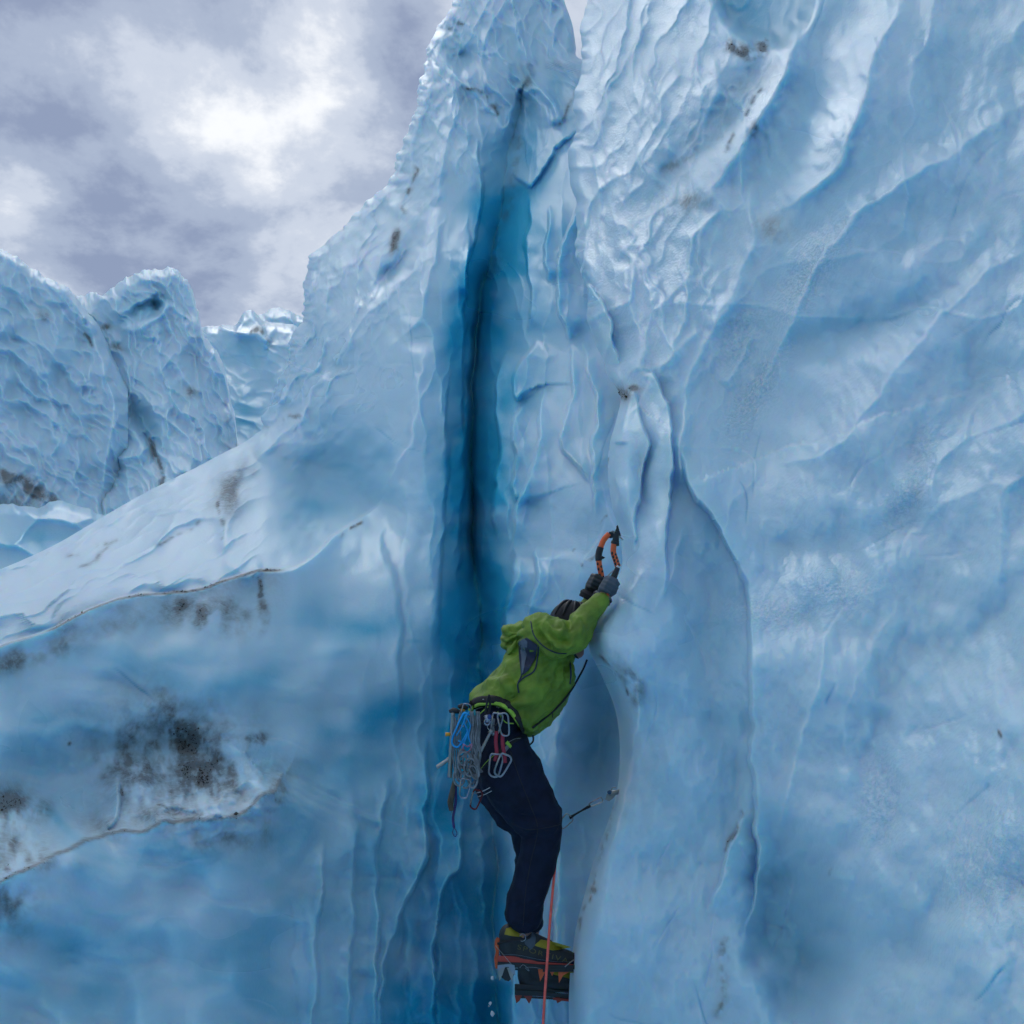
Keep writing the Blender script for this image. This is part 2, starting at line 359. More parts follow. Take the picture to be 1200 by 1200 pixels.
    R.dline([(724, 880), (716, 960), (692, 1040), (674, 1110)], 2.2, .55); R.dline([(872, 950), (862, 975), (850, 1000)], 2.5, .7)
    R.dline([(856, 1090), (850, 1140), (846, 1200)], 5, .45); R.dline([(896, 90), (870, 140), (850, 180)], 2.5, .6)
    R.dblob(693, 1040, 4, 4, 1., 0); R.dblob(1068, 585, 9, 11, .35, 0)
    for q in [(970, 1020), (1170, 857)]: R.dblob(*q, 1.6, 3, 1.)
    R.hairlines(26, 730, 1200, 0, 1200, -58, 5); R.hairlines(8, 880, 1200, 400, 1200, -12, 6); R.hairlines(8, 690, 880, 600, 1200, 85, 7)
    # clear blue seams; in the hollows this blue also paints in shade
    for a in [(1010, 378, 75, 14, .55, -8), (740, 950, 60, 40, .35, 0), (850, 840, 30, 14, .35, 10), (930, 1105, 55, 85, .7, 0), (1100, 830, 60, 50, .35, 30), (950, 220, 60, 60, .3, -40), (830, 700, 40, 120, .3, 0)]:
        R.cblob(a[0], a[1], a[2], a[3], a[4]*.5, a[5])
    for a in [(890, 455, 18, 60, 1.4, 30), (945, 330, 20, 70, .9, 35), (905, 715, 45, 16, .9, 0), (1030, 940, 25, 50, .7, 0), (1065, 570, 16, 60, .7, 25), (1170, 1020, 50, 60, .8, 0), (870, 400, 20, 40, 1., 25), (980, 690, 40, 25, .7, 0)]:
        R.cblob(*a, what='grain')
    M = dict(dirt=R.dirt, clear=R.clear, white=R.white, grain=R.grain + mA*.15)
    X, Y, D, M = wrap_side(X, Y, D-R.h, M, 'left', 3.2, 16, 46)
    return tag(sheet('crevasse_wall', X, Y, D, M), 'tall fluted pale blue ice wall on the right, towering beside the climber', 'ice wall', kind='structure')
right_wall()

# ---- left wall: foreground bench, pinnacle, crack and the inner curtain wall behind the climber
def left_wall():
    ny, nx = 900, 720
    y = np.linspace(-330, 1420, ny)
    xl = prof([(-330, 575), (-200, 572), (-100, 556), (-30, 540), (0, 531), (40, 514), (80, 496), (110, 489), (150, 478), (185, 464), (215, 453), (240, 430), (270, 394), (290, 377), (320, 361), (345, 354),
               (370, 351), (400, 344), (440, 330), (480, 314), (505, 298), (520, 283), (535, 255), (550, 225), (580, 165), (610, 112), (640, 60), (662, 12), (690, -60), (740, -220), (1420, -260)], y)
    xr = prof([(-330, 600), (-200, 622), (-100, 645), (0, 661), (30, 671), (55, 675), (68, 678), (90, 760), (200, 800), (1420, 860)], y)
    xl = xl + sm(560, 480, y)*(fbm(y/30, y*0, 13, 5, .6)*9) + fbm(y/90, y*0+5, 14, 2)*2
    s = np.linspace(0, 1, nx)[None]
    X = xl[:, None] + (xr-xl)[:, None]*s; Y = np.repeat(y[:, None], nx, 1)
    ctrl = [(590, -300, 15.), (540, 0, 12.6), (600, 0, 12.0), (660, 20, 12.), (490, 110, 12.), (540, 150, 10.6), (600, 130, 10.6), (660, 130, 10.2), (455, 215, 11.8), (520, 300, 9.2), (380, 290, 11.4), (355, 370, 10.6), (440, 400, 8.9), (510, 430, 8.0),
            (310, 490, 10.), (400, 500, 8.4), (490, 560, 7.), (230, 550, 9.0), (300, 580, 8.1), (400, 620, 7.), (490, 700, 6.2), (120, 610, 7.8), (40, 650, 6.8), (200, 640, 6.8), (300, 668, 6.2), (0, 700, 5.6), (120, 690, 5.6), (0, 752, 4.9), (-200, 700, 5.6), (-200, 800, 4.4),
            (130, 710, 5.3), (100, 850, 4.3), (230, 850, 4.6), (380, 800, 5.4), (480, 850, 5.7), (330, 950, 4.6), (200, 1000, 3.9), (0, 950, 3.7), (450, 1050, 5.0), (300, 1150, 3.9), (100, 1200, 3.2), (-200, 1300, 2.7), (450, 1350, 4.4),
            (640, 300, 8.2), (640, 450, 7.2), (640, 600, 6.3), (640, 750, 5.7), (640, 900, 5.3), (620, 1100, 5.0), (620, 1400, 4.8), (700, 300, 7.8), (710, 600, 5.6), (710, 800, 5.6), (700, 1000, 5.3), (800, 600, 5.8), (800, 1200, 5.0), (700, 1300, 4.9), (800, 100, 9.)]
    D = tps(ctrl, X, Y)
    R = Relief(X, Y); x, yv = X, Y
    # outline rounding on the pinnacle
    e = X - xl[:, None]; tt = np.clip(1-e/16, 0, 1); R.h -= (1-np.sqrt(1-np.minimum(tt, .999)**2))*.7*sm(560, 500, yv)
    e = xr[:, None]-X; tt = np.clip(1-e/12, 0, 1); R.h -= (1-np.sqrt(1-np.minimum(tt, .999)**2))*.6*sm(90, 60, yv)
    R.h += fbm(x/150, yv/190, 61, 3)*.22
    # --- the crack
    xc = prof([(-330, 612), (0, 612), (60, 612), (130, 606), (200, 594), (260, 582), (300, 574), (350, 565), (400, 560), (500, 556), (650, 556), (700, 561), (800, 566), (900, 574), (1000, 580), (1420, 577)], yv)
    wl = prof([(-330, 10), (60, 14), (110, 28), (200, 30), (300, 27), (400, 29), (500, 34), (650, 38), (800, 46), (950, 70), (1050, 90), (1420, 120)], yv)
    wr = prof([(-330, 14), (60, 20), (110, 34), (200, 46), (300, 48), (400, 48), (500, 42), (650, 36), (800, 30), (950, 22), (1000, 12), (1420, 10)], yv)
    dep = .34*prof([(-330, 0), (60, .1), (90, 1.0), (115, 2.6), (200, 4.2), (300, 5.0), (450, 5.6), (650, 5.2), (800, 4.2), (1000, 3.4), (1420, 3.2)], yv)
    wl = np.maximum(wl, 9); wr = np.maximum(wr, 9)
    u = x-xc + fbm(x/60, yv/60, 71, 3)*7
    a = np.where(u < 0, -u/wl, u/wr)
    dep = np.maximum(dep, 0)*sm(20, 90, yv); R.h -= dep*(.74*np.exp(-a**1.15)+.15*np.exp(-((u+3)/3.5)**2)*sm(300, 400, yv)*(1-sm(640, 700, yv)))
    near = np.exp(-(u/95)**2)*sm(100, 200, yv)
    # vertical pleats and stepped folds in the crack
    R.h += near*(cups(x, yv, 24, 88, 6.5, 75, .25)*.08)
    steps = [
        ([(548, 250), (552, 300), (546, 352), (543, 380), (541, 420), (541, 480), (543, 560), (538, 640), (541, 720)], .22, 26, 1),
        ([(524, 430), (521, 480), (520, 520), (522, 560), (518, 610), (516, 700), (512, 800)], .16, 30, 1),
        ([(562, 160), (565, 230), (554, 300), (548, 360)], .3, 26, 1),
        ([(500, 860), (498, 930), (500, 1000), (470, 1080), (452, 1140), (446, 1230)], .3, 30, 1),
        ([(540, 940), (540, 1010), (520, 1040), (512, 1100), (508, 1220)], .3, 26, 1),
        ([(460, 900), (448, 960), (444, 1030), (443, 1110), (440, 1220)], .16, 22, 1),
        ([(420, 960), (416, 1040), (412, 1130), (408, 1230)], .12, 18, 1),
        ([(382, 980), (378, 1060), (374, 1140), (368, 1230)], .12, 18, 1),
    ]
    for p, am, w, _ in steps: R.step(p, am, w, 1.8, .15)            # walking down: right-hand side is the left of the picture
    # curtain folds between the crack and the right wall (walking up: right-hand side is to the right)
    for p, am, w in [
        ([(620, 225), (619, 260), (616, 320), (621, 352), (619, 390)], .26, 24),
        ([(678, 225), (668, 258), (655, 300), (651, 330), (655, 375), (667, 405)], .32, 22),
        ([(646, 238), (640, 270), (637, 300), (640, 330)], .22, 16),
        ([(599, 405), (584, 450), (582, 475), (584, 537), (580, 590), (580, 640)], .34, 30),
        ([(626, 395), (612, 430), (604, 457), (612, 471)], .26, 20),
        ([(620, 470), (603, 495), (600, 512), (605, 534), (602, 575), (606, 595)], .26, 18),
        ([(641, 450), (634, 500), (624, 538), (620, 562), (608, 585), (601, 615), (592, 660)], .26, 22),
        ([(668, 405), (672, 460), (660, 512), (666, 538), (692, 574)], .22, 18),
        ([(678, 405), (697, 455), (698, 512), (692, 562), (696, 610)], .2, 16),
        ([(630, 640), (625, 680), (618, 730)], .2, 24), ([(602, 650), (594, 700), (590, 760)], .26, 30),
        ([(600, 200), (625, 215), (650, 180), (680, 150)], .2, 20),
        ([(655, 990), (652, 1060), (648, 1120), (640, 1220)], .12, 18),
        ([(612, 1000), (604, 1060), (600, 1120), (596, 1230)], .16, 14),
    ]: R.step(p[::-1], am, w, 1.8, .18)
    R.bowl(705, 880, 34, 100, .5, 6); R.cblob(702, 870, 26, 80, .45, 6); R.bowl(690, 620, 22, 30, .12)  # bluer patch paints shade into the gap under the lip
    # --- pinnacle: sun-cups along the slope, sharp crests
    slope = sm(540, 380, x + (yv-300)*.42 - 20*vnoise(yv/50, yv*0, 3))*sm(560, 470, yv)
    R.cup(slope, 13, -64, 4.4, 81, .07, .4, .6); R.cup(slope, 30, -64, 3.4, 83, .17, .45, .9)
    top = sm(240, 120, yv + abs(x-560)*.3)
    R.cup(top, 26, 68, 3.4, 85, .17, .45, .8); R.cup(top, 12, 65, 3, 86, .07)
    for p, am, w, wr_ in [
        ([(512, 60), (530, 90), (545, 100), (562, 115), (580, 135)], .35, 12, 10),
        ([(545, 100), (560, 70), (575, 30), (600, -20)], .25, 12, 10),
        ([(565, 108), (590, 150), (605, 105), (612, 105)], .2, 8, 8),
        ([(608, 112), (630, 108), (646, 128), (655, 148)], .5, 10, 9),
        ([(520, 130), (512, 180), (505, 230), (495, 280), (478, 320), (460, 338), (440, 360), (415, 385), (398, 410), (392, 430)], .30, 18, 12),
        ([(535, 120), (520, 190), (508, 240)], .2, 10, 8),
        ([(512, 230), (508, 290), (500, 330), (496, 370), (470, 400)], .22, 10, 22),
        ([(555, 105), (566, 160), (566, 200)], .16, 9, 9),
        ([(500, 100), (488, 160), (478, 220), (470, 260)], .2, 9, 9),
        ([(505, 395), (490, 440), (482, 500), (462, 545), (442, 588)], .22, 30, 26),
        ([(390, 430), (365, 460), (345, 490), (325, 515), (300, 540)], .28, 14, 22),
        ([(345, 400), (330, 440), (318, 475)], .2, 12, 10),
    ]: R.ridge(p, am, w, .15, wr_)
    R.bowl(472, 300, 9, 34, .35, 28); R.bowl(455, 325, 10, 22, .3, 30); R.bowl(545, 70, 26, 14, .35, -10, 3); R.bowl(560, 125, 22, 16, .3, 0, 3)
    R.dblob(462, 277, 4, 10, 1.2, 15); R.dblob(458, 290, 4, 6, 1., 20); R.dline([(490, 195), (484, 215), (476, 250)], 3, .7)
    R.dline([(536, 104), (556, 106), (572, 116), (582, 136)], 2.4, 1.); R.dline([(522, 38), (534, 28), (545, 30)], 2., .8); R.dblob(620, 98, 5, 6, .9); R.dline([(655, 150), (664, 130), (680, 98)], 2., .6)
    R.dline([(600, 140), (608, 180), (585, 280), (577, 330)], 5, .35)
    # --- hollow left face and its wing crest
    R.bowl(395, 575, 62, 66, 1.1, -25, 2.5); R.cblob(400, 590, 70, 60, .3, -20)  # blue tint painted in to darken the bowl with shade
    R.step([(446, 592), (450, 625), (458, 660), (466, 700), (472, 760), (466, 850), (462, 900)], .09, 34, 4., .3)
    # --- bench lip: snow above, wall below
    lip = [(-260, 850), (-100, 795), (0, 757), (60, 737), (110, 712), (150, 698), (200, 694), (238, 690), (262, 680), (300, 668), (325, 668), (350, 664), (372, 648), (392, 628), (415, 612), (438, 594), (450, 582)]
    d, al = sdist(R.wx*.35+x*.65, R.wy*.35+yv*.65, lip); fa = 1-sm(.82, 1, al)
    R.h += .55*sm(-1.2, 1.6, d)*np.exp(-np.maximum(d, 0)/45)*fa
    R.dirt = np.maximum(R.dirt, 1.7*np.exp(-((d-.8)/1.3)**2)*(.35+.65*sm(.05, .4, al))*(1-sm(.60, .66, al))*(.75+.9*vnoise(x/23, yv/23, 9)))
    R.dirt = np.maximum(R.dirt, .45*sm(0, 4, d)*np.exp(-np.maximum(d, 0)/24)*sm(.22, .42, al)*(1-sm(.60, .68, al)))
    R.white = np.maximum(R.white, .6*np.exp(-((d+1.2)/2.0)**2)*fa)  # bright rim highlight painted along the lip
    bench = sm(2, -14, d)*sm(500, 560, yv)*sm(330, 270, x)
    R.h += bench*(cups(x, yv, 24, -28, 4.0, 101)*.10 + cups(x, yv, 60, -26, 3.2, 102)*.12)
    R.white = np.maximum(R.white, bench*.28)
    for p, am, w in [([(300, 500), (262, 590), (262, 620), (264, 655)], .14, 14), ([(260, 590), (200, 615), (140, 645), (60, 680), (0, 705)], .14, 16), ([(250, 560), (180, 585), (120, 620), (70, 655)], .16, 12),
                     ([(262, 655), (285, 672), (310, 668)], .12, 10)]: R.ridge(p, am, w, .15, w)
    R.dline([(250, 585), (258, 610), (262, 640)], 1.8, 1.1); R.dline([(232, 612), (215, 625), (180, 640)], 2.2, .55); R.dline([(150, 630), (110, 645), (75, 652)], 2.4, .5); R.dline([(130, 640), (110, 660), (90, 668)], 2., .6)
    R.dblob(270, 575, 14, 24, .55, 30); R.dline([(332, 492), (350, 484)], 2., .9); R.dline([(395, 634), (410, 622), (425, 614)], 1.8, 1.1)
    R.dblob(205, 715, 20, 14, .95, 10); R.dblob(240, 722, 16, 12, .8); R.dblob(270, 718, 30, 20, .5); R.dblob(130, 725, 90, 16, .33, -12)
    R.dline([(290, 672), (306, 676), (308, 690), (302, 700)], 3, 1.1); R.dblob(305, 715, 6, 18, .8); R.dblob(30, 770, 60, 12, .5, -20)
    # --- dirty hollow and torn shelf in the lower left
    R.bowl(215, 890, 55, 46, .30, 20, 2.5); R.bowl(80, 930, 90, 60, .30, -15, 2.5)
    R.step([(141, 912), (144, 935), (138, 958), (122, 975)], .10, 22, 2.5, .2)
    shelf = [(-60, 1060), (-5, 1038), (30, 1022), (70, 1000), (120, 978), (165, 972), (210, 965), (250, 964), (285, 955), (305, 935), (325, 925), (335, 905)]
    d2, al2 = sdist(R.wx, R.wy, shelf)
    R.h += .26*np.exp(-np.abs(d2)/np.where(d2 > 0, 60, 22))*(1-sm(.9, 1, al2))
    R.dirt = np.maximum(R.dirt, .95*np.exp(-((d2+1)/3.)**2)*(1-sm(.95, 1, al2)))
    R.dirt = np.maximum(R.dirt, .45*sm(0, 3, d2)*np.exp(-np.maximum(d2, 0)/18)*sm(.5, .7, al2))
    R.white = np.maximum(R.white, .42*np.exp(-((d2+9)/9)**2)*sm(.35, .6, al2)*(1-sm(.92, 1, al2)))
    torn = np.exp(-((x-250)/75)**2-((yv-945)/26)**2)
    R.h += torn*(cups(x, yv, 24, -14, 2.6, 111)*.15 + fbm(x/16, yv/12, 112, 3)*.07); R.white = np.maximum(R.white, .45*torn)
    R.dirt = np.maximum(R.dirt, torn*.75*sm(.25, .0, cups(x, yv, 17, -10, 2.0, 111)))
    for a in [(212, 868, 22, 40, 1.25, -28), (238, 908, 34, 20, 1.5, 8), (178, 905, 38, 26, .95, 0), (208, 892, 62, 50, .8, 20), (215, 925, 60, 22, .7, 0), (320, 935, 12, 16, 1.0, 30), (330, 925, 10, 8, .8), (300, 870, 12, 9, .7), (285, 900, 40, 18, .45, 20),
              (10, 950, 24, 22, .9, 30), (45, 955, 16, 10, .7, -40), (10, 990, 40, 20, .6, 20), (30, 1010, 40, 10, .6), (12, 1018, 7, 4, 1.3), (0, 1060, 34, 30, .5), (200, 950, 60, 16, .5), (130, 965, 30, 14, .4), (315, 965, 7, 20, .55), (260, 985, 40, 16, .4)]:
        R.dblob(*a)
    R.dline([(140, 912), (146, 935), (140, 960), (126, 975)], 3., 1.0); R.dline([(165, 925), (190, 945), (215, 958)], 2.5, .7)
    R.dblob(79, 873, 1.6, 1.5, 1.4)
    low = sm(780, 900, yv)*sm(560, 380, x)
    R.h += low*fbm(x/95, yv/80, 121, 2)*.16 + fbm(x/26, yv/50, 122, 2)*.012
    R.hairlines(14, 0, 500, 700, 1200, -8, 15); R.hairlines(18, 300, 540, 350, 700, -25, 16); R.hairlines(16, 590, 720, 250, 1100, 80, 17)
    # --- clear, dense blue ice bands across the left wall; crack blue also paints in shade
    for p, w, am in [([(300, 745), (380, 730), (460, 720), (520, 700)], 16, .6), ([(200, 812), (290, 800), (360, 770)], 9, .45), ([(330, 868), (400, 862), (470, 835), (520, 800)], 16, .7), ([(330, 580), (380, 600), (440, 590)], 10, .4),
                     ([(420, 540), (455, 530), (480, 510)], 7, .6), ([(370, 545), (400, 548), (450, 552)], 6, .45), ([(320, 605), (370, 604)], 6, .4), ([(340, 620), (385, 620)], 4, .5), ([(270, 900), (330, 920), (350, 1000)], 26, .3),
                     ([(20, 1100), (120, 1105), (220, 1095)], 14, .35), ([(220, 1170), (300, 1100), (330, 1040)], 26, .4), ([(0, 845), (80, 840), (150, 850)], 12, .35), ([(300, 793), (330, 794)], 3, .8), ([(470, 755), (510, 752)], 4, .7)]: R.cline(p, w*(1.6 if w > 7 else 1.), am*(1.35 if w > 7 else .8), .4)
    sreg = sm(540, 430, x)*sm(690, 800, yv); qx = x+fbm(x/120, yv/120, 136, 3)*60; qy = yv+fbm(x/120, yv/120, 137, 3)*50
    st = fbm(qx/170, (qy-qx*.18)/46, 131, 3, .45); R.clear = np.maximum(R.clear, .40*sm(.0, .35, st)*sreg); R.h += st*.05*sreg
    vert = sm(880, 980, yv)*sm(250, 330, x)*sm(560, 500, x); R.h += vert*fbm(qx/30, yv/300, 138, 2)*.07; R.clear = np.maximum(R.clear,   .4*vert*sm(-.05, .3, fbm(qx/34, yv/260, 139, 2)))
    hol = np.exp(-((x-400)/80)**2-((yv-560)/80)**2); R.clear = np.maximum(R.clear, .3*sm(.05, .34, fbm(qx/120, (qy-qx*.1)/16, 134, 3, .5))*hol)
    R.dline([(684, 664), (692, 657), (699, 650)], 1.6, .7); R.dline([(703, 618), (710, 608), (716, 604)], 1.3, .6); R.dline([(672, 648), (680, 636)], 1.1, .6)
    R.cblob(607, 190, 26, 90, .6, 4)
    R.cblob(400, 900, 70, 40, .6, -10); R.cblob(390, 1090, 70, 90, .35); R.cblob(470, 1060, 70, 190, .55); R.cblob(330, 980, 40, 60, .35)
    R.clear = np.maximum(R.clear, 1.15*np.exp(-(np.abs(u)/np.where(u < 0, wl*1.15+5, wr*1.15+8))**1.8)*sm(90, 300, yv)*1.4)  # dark blue painted down the crack as its depth shade
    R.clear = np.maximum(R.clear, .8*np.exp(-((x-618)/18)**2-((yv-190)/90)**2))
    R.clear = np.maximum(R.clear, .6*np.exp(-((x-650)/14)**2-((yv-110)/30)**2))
    R.clear = np.maximum(R.clear, .35*sm(700, 590, x)*sm(480, 560, x)*sm(200, 350, yv)*(.6+vnoise(x/30, yv/80, 5)))
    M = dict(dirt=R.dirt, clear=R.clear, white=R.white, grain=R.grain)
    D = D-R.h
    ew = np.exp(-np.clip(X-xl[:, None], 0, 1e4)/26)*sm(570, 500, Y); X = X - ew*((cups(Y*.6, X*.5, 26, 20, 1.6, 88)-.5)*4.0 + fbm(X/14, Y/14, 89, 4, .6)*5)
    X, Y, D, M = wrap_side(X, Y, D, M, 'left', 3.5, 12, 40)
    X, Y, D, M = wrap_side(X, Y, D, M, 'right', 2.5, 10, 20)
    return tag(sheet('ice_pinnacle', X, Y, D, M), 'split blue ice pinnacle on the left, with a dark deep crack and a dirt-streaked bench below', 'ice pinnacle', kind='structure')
left_wall()

# ---- seracs beyond, column by column under their skylines
def serac(label, x0, x1, sky_pts, ybot, ctrl, detail, nx=260, ny=260, seed=0):
    xs = np.linspace(x0, x1, nx); yt = prof(sky_pts, xs) + fbm(xs/26, xs*0, seed+1, 3, .5)*7
    s = np.linspace(0, 1, ny)[:, None]; X = np.repeat(xs[None], ny, 0); Y = yt[None] + (ybot-yt)[None]*s
    D = tps(ctrl, X, Y); R = Relief(X, Y)
    e = Y-yt[None]; tt = np.clip(1-e/12, 0, 1); sc = D.mean()/14
    R.h -= (1-np.sqrt(1-np.minimum(tt, .999)**2))*1.1*sc
    detail(R, sc)
    M = dict(dirt=R.dirt, clear=R.clear, white=R.white, grain=R.grain); D = D-R.h
    ew = np.exp(-(Y-yt[None])/16); Y = Y - (1 if nx >= 260 else .35)*ew*((cups(X, Y, 13, 35, 1.8, seed+5)-.5)*3.6 + fbm(X/7, Y/7, seed+6, 3)*3)
    # crest and back slope
    n = 12; t = np.linspace(0, 1, n+1)[1:][::-1][:, None]
    X = np.vstack([np.repeat(X[:1], n, 0), X]); Y = np.vstack([Y[:1]+30*t**1.4, Y]); D = np.vstack([D[:1]+5*sc*t**1.2, D])
    M = {k: np.vstack([np.repeat(a[:1], n, 0), a]) for k, a in M.items()}
    X, Y, D, M = wrap_side(X, Y, D, M, 'right', 3.5*sc, 10, 16)
    return tag(sheet('serac', X, Y, D, M), label, 'serac', kind='structure')
def det_a(R, sc):
    R.h += fbm(R.x/80, R.y/80, 141, 3)*.5*sc + 0; R.cup(1., 12, 52, 4.5, 142, .10*sc, .5, .22); R.cup(1., 30, 55, 3.8, 143, .20*sc, .6, .3)
    for p, am, w in [([(40, 300), (85, 345), (120, 420), (130, 470), (125, 520), (120, 580)], .9, 16), ([(85, 345), (60, 420), (70, 500), (100, 560)], .3, 20)]: R.ridge(p, am*sc*.5, w, .1, w)
    R.white = np.maximum(R.white, .16)
    R.dblob(10, 558, 20, 6, 1.1, 15); R.dblob(38, 572, 20, 6, 1.1, 25); R.dblob(60, 585, 8, 8, .9); R.dblob(20, 590, 30, 14, .4); R.dline([(98, 390), (106, 400), (112, 410)], 1.6, 1.2); R.dblob(52, 370, 5, 4, .6)
serac('big left serac ridge, its pitted pale blue face running down from the left edge of the photo', -260, 150, [(-260, 190), (-100, 235), (0, 286), (20, 298), (50, 318), (85, 345), (112, 372), (150, 450)], 720,
      [(-260, 300, 14), (0, 300, 14), (0, 500, 12.2), (-200, 700, 9.5), (0, 690, 10.8), (100, 350, 14.5), (130, 500, 13.2), (130, 700, 11.6)], det_a, 300, 300, 131)
def det_b(R, sc):
    R.h += fbm(R.x/70, R.y/70, 151, 3)*.5*sc + 0; R.cup(1., 11, 60, 4.2, 152, .10*sc, .5, .22); R.cup(1., 26, 62, 3.6, 153, .20*sc, .6, .3)
    R.bowl(168, 366, 28, 12, .34*sc, -22, 8); R.bowl(187, 352, 12, 9, .2*sc, -30, 6)
    R.white = np.maximum(R.white, .16); R.cblob(168, 366, 30, 15, .6, -22); R.cblob(188, 352, 13, 10, .6)
    R.bowl(175, 508, 13, 38, .5*sc, -28, 3); R.cblob(172, 500, 14, 30, .3, -28)
    for p, am, w in [([(140, 382), (165, 378), (190, 368), (205, 350)], .4, 10), ([(165, 500), (178, 530), (184, 560), (182, 590)], -.4, 7), ([(120, 420), (135, 500), (150, 560), (160, 600)], .5, 16), ([(195, 560), (185, 580), (180, 600)], .4, 10)]: R.ridge(p, am*sc, w, .12, w)
    R.dline([(172, 508), (182, 530), (186, 560), (182, 585)], 2.6, 1.3); R.dline([(125, 520), (135, 540)], 1.8, 1.1); R.dline([(158, 538), (166, 545)], 2, 1.); R.dblob(225, 458, 5, 3, .8); R.dblob(140, 408, 10, 3, .5); R.dblob(125, 385, 5, 3, .6); R.dline([(198, 560), (215, 555), (225, 552)], 1.8, 1.)
serac('broad blocky serac with a deep blue hollow near its flat top and a dark crack at its foot', 80, 281, [(80, 348), (120, 340), (145, 328), (158, 324), (165, 318), (190, 313), (212, 318), (224, 334), (230, 356), (238, 388), (252, 408), (262, 428), (270, 465), (277, 500), (281, 560)], 720,
      [(80, 350, 16), (190, 320, 15.5), (230, 400, 14.5), (120, 500, 14), (180, 500, 12.8), (270, 500, 14.), (120, 700, 11), (270, 700, 11.5), (210, 600, 11.6), (160, 600, 11.8)], det_b, 260, 300, 161)
def det_c(R, sc):
    R.h += fbm(R.x/60, R.y/60, 171, 3)*.5*sc + cups(R.x, R.y, 14, 30, 2.6, 172)*.07*sc
    R.ridge([(240, 384), (275, 388), (300, 390), (320, 400)], .5*sc, 8, .1, 8)
    R.dline([(290, 388), (303, 386), (312, 394), (320, 400)], 2.2, 1.2); R.cblob(290, 490, 22, 22, .8); R.cblob(290, 440, 30, 60, .4); R.cline([(245, 420), (330, 415)], 3, .4)
serac('smooth far serac filling the gap between the two big ice masses', 225, 370, [(225, 392), (240, 383), (262, 380), (276, 379), (286, 366), (296, 364), (310, 375), (330, 380), (370, 392)], 640,
      [(225, 390, 26), (300, 370, 26), (370, 390, 26), (300, 500, 22), (225, 640, 18), (370, 640, 18)], det_c, 180, 200, 181)
def det_d(R, sc): R.h += fbm(R.x/40, R.y/40, 191, 3)*.4*sc + cups(R.x, R.y, 10, 40, 2.2, 192)*.06*sc
serac('small rounded serac top farthest away, just left of the pinnacle', 295, 395, [(295, 376), (308, 368), (320, 361), (335, 361), (350, 368), (395, 380)], 480,
      [(295, 380, 38), (345, 362, 38), (395, 380, 38), (345, 480, 34)], det_d, 120, 90, 201)
def det_e(R, sc):
    R.h += cups(R.x, R.y, 40, -10, 1.8, 211)*.3*sc; R.cblob(60, 640, 70, 30, .5)
serac('low blue ice hummock in the hollow at the foot of the big left serac', -120, 240, [(-120, 612), (-20, 600), (20, 590), (50, 592), (62, 585), (80, 588), (105, 600), (130, 606), (175, 596), (205, 580), (240, 560)], 760,
      [(-120, 600, 9.8), (60, 590, 9.6), (240, 560, 11), (60, 740, 8.2), (-120, 740, 7.8), (240, 740, 9)], det_e, 220, 120, 221)

# ---- glacier floor out to the horizon
def ground():
    r = np.concatenate([[0.01], np.geomspace(3, 2500, 90)])[:, None]; a = np.linspace(0, 2*np.pi, 181)[None]
    X, Y = r*np.cos(a), r*np.sin(a); Z = -6.5 + fbm(X/9, Y/9, 301, 4)*1.4*np.clip(40/(r+10), .1, 1)
    n, m = X.shape; idx = np.arange(n*m).reshape(n, m)
    q = np.stack([idx[:-1, :-1], idx[1:, :-1], idx[1:, 1:], idx[:-1, 1:]], -1).reshape(-1, 4)
    me = bpy.data.meshes.new('ground'); me.from_pydata(np.stack([X, Y, Z], -1).reshape(-1, 3).tolist(), [], q.tolist()); me.materials.append(ICE)
    me.polygons.foreach_set('use_smooth', np.ones(len(q), bool))
    o = bpy.data.objects.new('ground', me); COL.objects.link(o)
    tag(o, 'pale glacier floor at the bottom of the crevasse', 'glacier floor', kind='structure')
ground()

# ---- unseen ice wall added behind the camera to cut low frontal light
def rear_blocker():
    n, m = 90, 120; z = np.linspace(-7.5, 4.2, n)[:, None]; x = np.linspace(-13, 5, m)[None]
    X = np.repeat(x, n, 0); Z = np.repeat(z, m, 1) + (fbm(X/3, X*0, 501, 3)*1.6)*np.linspace(0, 1, n)[:, None]
    Y = -2.6 - .12*(Z+2) + fbm(X/1.7, Z/2.6, 502, 4)*.8 + .03*(X+3)**2*(-1)*0 - cups(X*40, Z*40, 40, 80, 2, 503)*.12
    idx = np.arange(n*m).reshape(n, m); q = np.stack([idx[:-1, :-1], idx[:-1, 1:], idx[1:, 1:], idx[1:, :-1]], -1).reshape(-1, 4)
    me = bpy.data.meshes.new('rear_blocker_wall'); me.from_pydata(np.stack([X, Y, Z], -1).reshape(-1, 3).tolist(), [], q.tolist()); me.materials.append(ICE)
    me.polygons.foreach_set('use_smooth', np.ones(len(q), bool))
    o = bpy.data.objects.new('rear_blocker_wall', me); COL.objects.link(o)
    tag(o, 'unseen pale ice wall added behind the viewer to block low light', 'ice wall', kind='structure')
rear_blocker()

